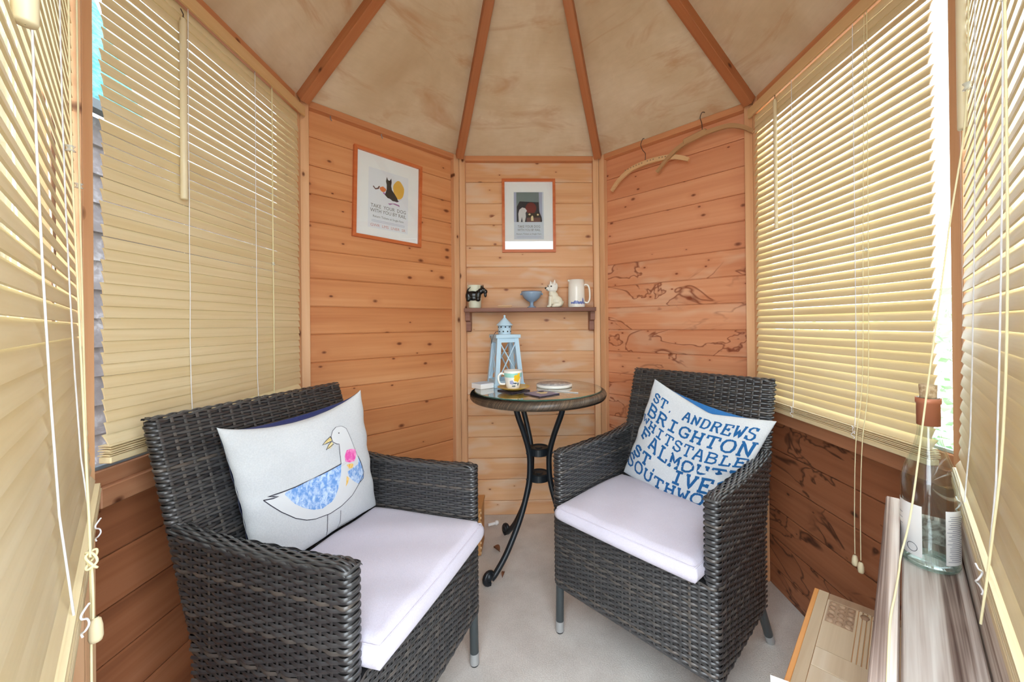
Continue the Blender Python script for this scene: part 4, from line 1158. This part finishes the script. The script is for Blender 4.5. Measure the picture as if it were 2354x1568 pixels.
hh = remesh_obj(hd, 'head', M['white_glaze'], we, .0022)
MB().ball((-.046, -.004, .104), (.006, .006, .0055), 10, 8).obj('nose', M['black_glaze'], hh)
MB().ball((-.034, -.014, .113), .0030, 8, 6).obj('eye', M['black_glaze'], hh); MB().ball((-.018, -.0245, .112), (.0045, .003, .0035), 8, 6).obj('eye', M['black_glaze'], hh)
MB().tube([(-.044, -.010, .095), (-.036, -.013, .093)], .0016, 6).obj('mouth', M['black_glaze'], hh)
# jug
ju = thing('white_jug', 'tall white jug with blue landscape print at the right end of the shelf', 'jug', (.246, sy, sz))
def jr(z): return .0455 - .0035 * z / .147
MB().lathe([(.0005, 0), (.044, 0), (jr(0), .003), (jr(.05), .05), (jr(.1), .10), (jr(.147), .147), (jr(.147) - .0025, .1475), (jr(.1) - .003, .1), (.041, .006), (.0005, .005)], 40).obj('jug_body', M['white_glaze'], ju)
MB().tube(catmull([(.038, 0, .116), (.052, 0, .121), (.066, 0, .110), (.071, 0, .075), (.069, 0, .040), (.058, 0, .024), (.041, 0, .030)], 6), .0048, 10).obj('handle', M['white_glaze'], ju, rot=(0, 0, -.25))
MB().ball((-.041, -.012, .142), (.008, .010, .006), 10, 6).obj('spout', M['white_glaze'], ju)
rnd = random.Random(4)
for k in range(16):
    az = -PI / 2 - .75 + 1.75 * k / 15 ; z = .020 + rnd.uniform(-.004, .004); wz = rnd.uniform(.07, .16); hz = rnd.choice((.004, .005, .007, .016 if k in (3, 12, 13) else .006))
    c = []
    for i in range(12):
        q = 2 * PI * i / 12; zz = z + hz * .8 + hz * math.sin(q); aa = az + wz * math.cos(q) * (.5 if hz > .01 and math.sin(q) > 0 else 1)
        c.append(((jr(zz) + .0006) * math.cos(aa), (jr(zz) + .0006) * math.sin(aa), zz))
    MB().add(c, [tuple(range(12))]).obj('blue_print', M['delft'], ju)

# ================================================================== PICTURES
def picture(name, label, parent_rz, x, z0, z1, hw, y, roll=0):
    t = thing(name, label, 'picture', (0, 0, 0), parent_rz)
    t.matrix_world = Matrix.Rotation(parent_rz, 4, 'Z') @ Matrix.Translation((x, y, (z0 + z1) / 2)) @ Matrix.Rotation(roll, 4, 'Y')
    hh = (z1 - z0) / 2; f = .0145
    fo = [(-hw, -hh), (hw, -hh), (hw, hh), (-hw, hh)]; fi = [(-hw + f, -hh + f), (hw - f, -hh + f), (hw - f, hh - f), (-hw + f, hh - f)]
    for k in range(4):
        j = (k + 1) % 4
        q = [fo[k], fo[j], fi[j], fi[k]]
        b = MB(); b.prism(q, -.016, 0, axis=1, M4=None)
        b.obj('frame_bar', M['frame_wood'], t)
    MB().box(-hw + f, hw - f, -.004, -.001, -hh + f, hh - f).obj('mount', M['mat_board'], t)
    MB().box(-hw + f, hw - f, -.0095, -.0080, -hh + f, hh - f).obj('glazing', M['pic_glass'], t)
    return t
def flat(t, name, poly, mat, y=-.0042):
    MB().add([(x, y, z) for x, z in poly], [tuple(range(len(poly)))]).obj(name, mat, t)
def words(t, txt, x, z, size, mat, width=None, y=-.0044):
    me = text_mesh(txt, size, mat, 'lettering', 'CENTER', width)
    link('lettering', me, t, (x, y, z), (PI / 2, 0, 0))
def blob(cx, cz, rx, rz_, n=20, wob=0, ph=0): return [(cx + rx * math.cos(2 * PI * k / n) * (1 + wob * math.sin(5 * 2 * PI * k / n + ph)), cz + rz_ * math.sin(2 * PI * k / n) * (1 + wob * math.cos(4 * 2 * PI * k / n + ph))) for k in range(n)]
YB = A + DEP
p1 = picture('dog_poster_picture', 'wood framed poster with a black terrier dog and yellow basket on the left wall', math.radians(45), -.001, 1.446, 1.856, .167, YB - .001, math.radians(1.4))
flat(p1, 'print_sheet', [(-.098, -.150), (.098, -.150), (.098, .128), (-.098, .128)], M['print_sheet'], -.0041)
flat(p1, 'basket_print', blob(.048, .056, .028, .044, 24, .04), M['print_yellow'], -.0043)
flat(p1, 'blanket_print', [(-.030, .030), (.0, .016), (.05, .004), (.072, .022), (.062, .014), (.04, -.006), (.0, .004), (-.028, .020)], M['print_purple'], -.0043)
flat(p1, 'bone_print', blob(-.030, .040, .016, .012, 12, .15), M['print_orange'], -.0043)
flat(p1, 'bone_print', [(-.078, .042), (-.066, .030), (-.050, .036), (-.044, .052), (-.050, .050), (-.056, .040), (-.066, .036), (-.074, .046)], M['print_brown'], -.0044)
flat(p1, 'dog_print', [(-.020, .016), (-.012, .044), (-.012, .066), (-.016, .082), (-.012, .104), (-.006, .090), (.002, .089), (.010, .103), (.012, .084), (.010, .066), (.014, .048), (.026, .034), (.040, .016), (.048, -.002), (.018, -.004), (.004, .004), (-.006, .004)], M['ink_black'], -.0045)
flat(p1, 'leash_print', [(-.005, -.021), (.03, -.013), (.052, -.016), (.054, -.025), (.046, -.022), (.02, -.018), (.004, -.026)], M['print_purple'], -.0043)
words(p1, 'TAKE  YOUR  DOG', 0, -.054, .024, M['ink_grey'], .172)
words(p1, 'WITH YOU BY RAIL', 0, -.076, .024, M['ink_grey'], .176)
words(p1, 'Return Tickets at Single Fare', 0, -.099, .014, M['ink_grey'], .150)
for k in range(2): flat(p1, 'small_print', [(-.082, -.112 - k * .006), (.082, -.112 - k * .006), (.082, -.1135 - k * .006), (-.082, -.1135 - k * .006)], M['print_lilac'])
words(p1, 'GWR  LMS  LNER  SR', 0, -.142, .018, M['ink_red'], .172)
p2 = picture('luggage_poster_picture', 'wood framed poster with a white dog and dark luggage on the back wall', 0, -.004, 1.447, 1.851, .147, YB - .001)
flat(p2, 'print_sheet', [(-.082, -.130), (.082, -.130), (.082, .132), (-.082, .132)], M['print_pale'], -.0041)
flat(p2, 'scene_print', [(-.074, -.034), (.060, -.034), (.060, .130), (-.074, .130)], M['print_teal'], -.00425)
flat(p2, 'scene_print', [(-.066, -.034), (.072, -.034), (.072, -.010), (.058, .02), (.055, .075), (-.05, .08), (-.066, .05)], M['print_navy'], -.0043)
flat(p2, 'curtain_print', [(-.082, -.034), (-.068, -.034), (-.068, .130), (-.082, .130)], M['print_lilac'], -.0043)
flat(p2, 'curtain_print', [(.058, .0), (.074, -.03), (.074, .130), (.056, .130)], M['print_lilac'], -.0043)
flat(p2, 'hat_box_print', blob(.012, .042, .030, .032, 24), M['print_maroon'], -.00445)
flat(p2, 'suitcase_print', [(-.012, -.034), (.064, -.034), (.064, -.010), (-.012, -.010)], M['print_brown'], -.00445)
flat(p2, 'suitcase_print', [(-.008, -.008), (.058, -.008), (.056, .014), (-.006, .016)], M['ink_black'], -.0045)
flat(p2, 'dog_print', [(-.056, -.034), (-.058, .012), (-.052, .034), (-.036, .046), (-.020, .042), (-.010, .028), (-.018, .016), (-.016, -.004), (-.022, -.034), (-.034, -.034), (-.038, -.006), (-.044, -.034)], M['print_white'], -.0047)
flat(p2, 'label_print', [(.012, -.028), (.026, -.028), (.024, -.002), (.018, .002), (.012, -.006)], M['print_cream'], -.0047)
flat(p2, 'label_print', blob(.004, .008, .006, .005, 10), M['print_cream'], -.0047); flat(p2, 'label_print', blob(.050, .006, .006, .005, 10), M['print_cream'], -.0047)
words(p2, 'TAKE YOUR DOG', 0, -.066, .020, M['ink_grey'], .124)
words(p2, 'WITH YOU BY RAIL', 0, -.084, .018, M['ink_grey'], .126)
words(p2, 'Return Tickets at Single Fare', 0, -.104, .012, M['ink_grey'], .136)
for k in range(2): flat(p2, 'small_print', [(-.068, -.113 - k * .005), (.068, -.113 - k * .005), (.068, -.1145 - k * .005), (-.068, -.1145 - k * .005)], M['print_lilac'])

# ================================================================== COAT HANGERS
def hanger(label, pts, th, hook, mat, wide=.022, saddle=False):
    t = thing('coat_hanger', label, 'hanger', (0, 0, 0), math.radians(-45), 'wooden coat hangers on the plate')
    P = catmull(pts, 8); n = len(P); V = []; F = []
    for i, p in enumerate(P):
        tg = (P[min(i + 1, n - 1)] - P[max(i - 1, 0)]).normalized(); nr = Vector((-tg.z, 0, tg.x)); f = i / (n - 1)
        wz = wide * (1 - .25 * abs(2 * f - 1) ** 3) / 2
        for s_, yy in ((-1, -th), (1, -th), (1, 0), (-1, 0)): V.append(p + nr * wz * s_ + Vector((0, yy, 0)))
    for i in range(n - 1):
        for k in range(4): F.append((i * 4 + k, i * 4 + (k + 1) % 4, (i + 1) * 4 + (k + 1) % 4, (i + 1) * 4 + k))
    F += [(3, 2, 1, 0), tuple((n - 1) * 4 + k for k in range(4))]
    MB().add(V, F).obj('shoulder_bar', M[mat], t)
    MB().tube(catmull(hook, 6), .0017, 8).obj('hook', M['wire'], t)
    return t
YH = A - .006
h1 = hanger('pale wooden coat hanger with dark lettering, hung lower on the right wall', [(-.292, YH, 1.752), (-.240, YH, 1.802), (-.170, YH, 1.835), (-.095, YH, 1.845), (-.010, YH, 1.842), (.060, YH, 1.826), (.120, YH, 1.797)], .011,
            [(-.098, YH - .005, 1.852), (-.096, YH - .005, 1.890), (-.110, YH - .005, 1.912), (-.120, YH - .006, 1.942), (-.110, YH - .006, 1.966), (-.100, YH - .008, 1.966)], 'hanger_wood')
rnd = random.Random(2)
for k in range(15):    # faint stamped maker's lettering, too worn to read
    if k in (7, 11): continue
    f = .25 + .36 * k / 14; x = -.205 + .215 * k / 14; z = 1.828 + .020 * math.sin((k + 3) / 17 * PI * .75)
    MB().box(-.0030, .0030, -.0003, 0, -.0026, .0026).obj('stamped_mark', M['stamp'], h1, (x, YH - .0113, z), (0, -.35 + .45 * k / 14, 0))
h2 = hanger('brown curved coat hanger with thick saddle, overlapping the window stud', [(-.030, YH - .012, 1.776), (.020, YH - .012, 1.822), (.080, YH - .012, 1.860), (.150, YH - .012, 1.880), (.200, YH - .012, 1.886), (.290, YH - .012, 1.884), (.345, YH - .012, 1.862), (.390, YH - .012, 1.828)], .012,
            [(.186, YH - .018, 1.886), (.185, YH - .018, 1.930), (.178, YH - .018, 1.962), (.186, YH - .018, 1.982), (.198, YH - .018, 1.978)], 'hanger_wood_old', .018)
MB().box(-.052, .052, -.016, 0, -.010, .018, bev=.003).obj('saddle', M['hanger_wood_old'], h2, (.155, YH - .0125, 1.879), (0, -.16, 0))
# cup hooks on the left plate
for k, (x, z) in enumerate(((-.263, 1.942), (-.042, 1.942))):
    t = thing('cup_hook', ('small metal cup hook under the left plate near the window', 'small metal cup hook under the left plate above the dog poster')[k], 'hook', (0, 0, 0), math.radians(45), 'cup hooks')
    MB().tube([(x, A + .012, z), (x, A + .012, z - .012), (x + .004, A + .009, z - .020), (x, A + .004, z - .022), (x - .002, A, z - .016)], .0016, 6).obj('hook_wire', M['metal_bead'], t)

# ================================================================== RIGHT FOREGROUND : trough, bottle, low table
RF = math.radians(-135)
tg_ = thing('plank_trough', 'weathered plank trough fixed under the nearest right blind', 'trough', (0, 0, 0), RF)
TX0, TX1 = -.238, .46
MB().box(TX0, TX1, .798, .820, .580, .682, bev=.002).obj('front_board', M['grey_plank'], tg_)
MB().box(TX0 + .012, TX1, .822, .902, .594, .612, bev=.002).obj('bottom_board', M['grey_plank'], tg_)
MB().box(TX0 + .012, TX1, .9045, .9185, .580, .690, bev=.002).obj('back_board', M['grey_plank'], tg_)
MB().box(TX0 - .004, TX0 + .012, .822, .9040, .580, .660, bev=.002).obj('end_board', M['grey_plank'], tg_)
MB().box(TX0 + .012, TX0 + .034, .828, .900, .566, .594, bev=.002).obj('cleat', M['grey_plank'], tg_)
# bottle
BL_ = (-.130, .8592)
cr, sr = math.cos(RF), math.sin(RF)
bo = thing('glass_bottle', 'empty clear glass bottle with cork and copper foil on the trough', 'bottle', (cr * BL_[0] - sr * BL_[1], sr * BL_[0] + cr * BL_[1], .6125))
ro = .0385
outer = [(.0005, .000), (.030, 0), (.036, .003), (ro, .009), (ro, .135), (.0375, .155), (.033, .175), (.025, .198), (.0185, .220), (.0155, .240), (.0148, .262), (.0150, .288), (.0165, .290), (.0165, .298), (.0145, .300)]
inner = [(.0115, .300), (.0115, .262), (.0122, .240), (.0155, .221), (.0222, .198), (.0302, .175), (.0348, .155), (.0358, .135), (.0358, .012), (.031, .006), (.018, .012), (.0005, .018)]
MB().lathe(outer + inner, 48).obj('bottle_glass', M['bottle_glass'], bo)
MB().lathe([(.0300, .0005), (.0362, .0030), (.0388, .0085), (.0388, .0100), (.0360, .0050), (.0300, .0020), (.0300, .0005)], 40).obj('base_rim', M['bottle_base'], bo)
MB().lathe([(.0156, .250), (.0159, .250), (.0159, .2885), (.0174, .2895), (.0174, .2990), (.0157, .2990)], 32).obj('copper_foil', M['copper'], bo)
MB().lathe([(.0005, .285), (.0113, .285), (.0113, .301), (.0120, .312), (.0125, .322), (.0005, .3225)], 20).obj('cork', M['cork'], bo)
def bottle_label(name, a0, a1, z0, z1, n=16):
    V = []; r = ro + .0004
    for i in range(n + 1):
        a = a0 + (a1 - a0) * i / n; V += [(r * math.cos(a), r * math.sin(a), z0), (r * math.cos(a), r * math.sin(a), z1)]
    return MB().add(V, [(2 * i, 2 * i + 2, 2 * i + 3, 2 * i + 1) for i in range(n)], 0, True).obj(name, M['paper'], bo)
# direction from bottle to the camera
ac = math.atan2(-1.194 - bo.location.y, -.021 - bo.location.x)
l1 = bottle_label('front_label', ac - 1.75, ac - .25, .022, .112)
l2 = bottle_label('back_label', ac + .52, ac + 1.45, .020, .112)
def label_line(par, az, z, da, h, mat):
    r = ro + .0008; n = 6; V = []
    for i in range(n + 1):
        a = az + da * (i / n - .5); V += [(r * math.cos(a), r * math.sin(a), z), (r * math.cos(a), r * math.sin(a), z + h)]
    MB().add(V, [(2 * i, 2 * i + 2, 2 * i + 3, 2 * i + 1) for i in range(n)]).obj('label_print', mat, par)
for k in range(24): label_line(l2, ac + .98 + .04 * math.sin(k * 2.1), .102 - k * .0033, .62 + .16 * math.sin(k * 3.3), .0009, M['ink_pale'])
cz = []
for k in range(20):
    q = 2 * PI * k / 20; a = ac - .62 + .20 * math.cos(q); cz.append(((ro + .0008) * math.cos(a), (ro + .0008) * math.sin(a), .036 + .0075 * math.sin(q)))
MB().tube(cz, .0005, 5, closed=True).obj('label_print', M['ink_grey'], l1)
for k in range(3): label_line(l1, ac - 1.3, .088 - k * .010, .4, .0012, M['ink_pale'])
# cream cord pulled across the bottle and over the trough
cordw = [(.690, -.595, 1.86), (.688, -.594, 1.43), (.655, -.594, 1.20), (.612, -.598, .95), (.575, -.606, .76), (.551, -.612, .690), (.520, -.640, .6838), (.468, -.687, .6836), (.420, -.730, .6836), (.345, -.805, .6836), (.310, -.840, .6836)]
co = thing('pull_cord', 'loose cream pull cord hanging across the glass bottle', 'cord', (0, 0, 0))
MB().tube(catmull(cordw, 8), .0014, 6).obj('cord_strand', M['cord_cream'], co)
MB().lathe([(.0012, -.006), (.006, -.005), (.003, 0), (.006, .005), (.0012, .006)], 12).obj('bead', M['clear_plastic'], co, (.688, -.594, 1.425))
# low carved table
lt = thing('low_oak_table', 'low limed oak table with carved panel under the trough', 'table', (0, 0, 0), RF)
LX0, LX1, LY0, LY1, LZ = -.292, .20, .667, .905, .400
MB().box(LX0, LX1, LY0, LY1, LZ - .016, LZ - .003, bev=.001).obj('table_core', M['oak_edge'], lt)
fw_ = .026
MB().box(LX0, LX1, LY0 - .003, LY0 + .0060, LZ - .020, LZ, bev=.001).obj('edge_lipping', M['oak_edge'], lt)
MB().box(LX0, LX1, LY0 + .0062, LY0 + fw_, LZ - .003, LZ, bev=.0006).obj('frame_board', M['table_oak'], lt)
MB().box(LX0 + .001, LX0 + fw_, LY0 + fw_ + .0008, LY1, LZ - .003, LZ, bev=.0006).obj('frame_board', M['carved'], lt)
MB().box(LX0 + fw_ + .0008, LX0 + .205, LY0 + fw_ + .0008, LY0 + .082, LZ - .003, LZ - .0006).obj('panel_board', M['table_oak'], lt)
for k in range(5):
    MB().box(LX0 + fw_ + .0008, LX0 + .205, LY0 + .083 + k * .0075, LY0 + .0895 + k * .0075, LZ - .003, LZ - .0002, bev=.001).obj('reeded_strip', M['table_oak'], lt)
MB().box(LX0 + fw_ + .0008, LX0 + .205, LY0 + .121, LY1, LZ - .003, LZ - .0006).obj('panel_board', M['table_oak'], lt)
MB().box(LX0 + .2062, LX0 + .262, LY0 + fw_ + .0008, LY1, LZ - .003, LZ, bev=.0006).obj('cross_board', M['table_oak'], lt)
MB().box(LX0 + .2632, LX1 - .001, LY0 + fw_ + .0008, LY1, LZ - .003, LZ - .0006).obj('panel_board', M['table_oak'], lt)
cv = MB().box(LX0 + .030, LX0 + .112, LY0 + .030, LY0 + .078, LZ - .0006, LZ + .0002).obj('carved_block', M['carved'], lt)
rnd = random.Random(9)
for i in range(5):
    for j in range(3):
        MB().ball((LX0 + .038 + i * .0165, LY0 + .0385 + j * .0160, LZ), (.0075, .0068, .0028), 8, 6, M4=Matrix.Rotation(rnd.uniform(-.6, .6), 3, 'Z')).obj('carved_petal', M['carved'], cv)
for j in range(2):
    MB().ball((LX0 + .045, LY0 + .094 + j * .021, LZ), (.010, .0085, .0030), 8, 6).obj('carved_petal', M['carved'], cv)
for (x, y) in ((LX0 + .16, LY0 + .15), (LX1 - .08, LY0 + .15)):
    MB().tube([(x, y, LZ - .016), (x, y, .03)], .014, 10).obj('leg', M['oak_edge'], lt)
    MB().box(x - .018, x + .018, y - .09, LY1 - .02, 0, .03, bev=.003).obj('foot_bar', M['oak_edge'], lt)
# booklet on table corner
bk_ = thing('white_booklet', 'white booklet lying over the corner of the low oak table', 'booklet', (cr * .060 - sr * .655, sr * .060 + cr * .655, LZ + .001), RF + .25)
MB().box(-.008, .14, -.008, .09, 0, .003, bev=.0008).obj('booklet_pages', M['paper'], bk_)
MB().box(-.0085, .141, -.0085, .091, .003, .0036).obj('booklet_cover', M['paper'], bk_)

# ================================================================== FLOOR BITS
ba = thing('wooden_box', 'small wooden box with beaded edge half hidden behind the left chair', 'box', (-.300, .640, 0), math.radians(0))
MB().box(-.12, .062, -.070, .072, .004, .205, bev=.003).obj('box_body', M['clay'], ba)
MB().box(-.124, .066, -.074, .076, .205, .218, bev=.002).obj('lid', M['clay'], ba)
for k in range(9): MB().ball((.062, -.070, .018 + k * .0225), (.0042, .0042, .006), 8, 6).obj('edge_bead', M['hanger_wood'], ba)
for sx in (-.1, .04):
    for yy in (-.05, .05): MB().box(sx - .01, sx + .01, yy - .01, yy + .01, 0, .006).obj('foot', M['clay'], ba)
wp = thing('white_plug', 'small white plastic plug lying on the carpet by the table foot', 'plug', (-.205, .838, .0125), math.radians(25))
MB().tube([(-.030, 0, 0), (.012, 0, .0)], .0075, 10).obj('stem', M['white_plastic'], wp)
MB().ball((.018, 0, 0), (.013, .012, .012), 12, 8).obj('knob', M['white_plastic'], wp)
for k, (x, y, rz, lab) in enumerate(((-.172, .622, -.9, 'large brown dry leaf on the carpet beside the table leg'), (-.130, .436, 1.4, 'small brown dry leaf on the carpet in front of the table foot'))):
    t = thing('dry_leaf', lab, 'leaf', (x, y, .001), rz, 'dry leaves on the carpet')
    V = []; L = .050 if k == 0 else .036
    for i in range(9):
        f = i / 8; w_ = (.013 if k == 0 else .006) * math.sin(PI * f) ** .8 + .0006; zz = .004 + .006 * math.sin(PI * f)
        V += [(L * (f - .5), -w_, zz + w_ * .6), (L * (f - .5), 0, zz - .004), (L * (f - .5), w_, zz + w_ * .6)]
    F = []
    for i in range(8):
        for q in range(2): F.append((i * 3 + q, i * 3 + 3 + q, i * 3 + 4 + q, i * 3 + 1 + q))
    lf = MB().add(V, F, 0, True).obj('blade', M['leaf_dry'], t)
    MB().tube([(-L * .5, 0, .001), (L * .62, 0, .003)], .0007, 5).obj('midrib', M['leaf_dry'], t)
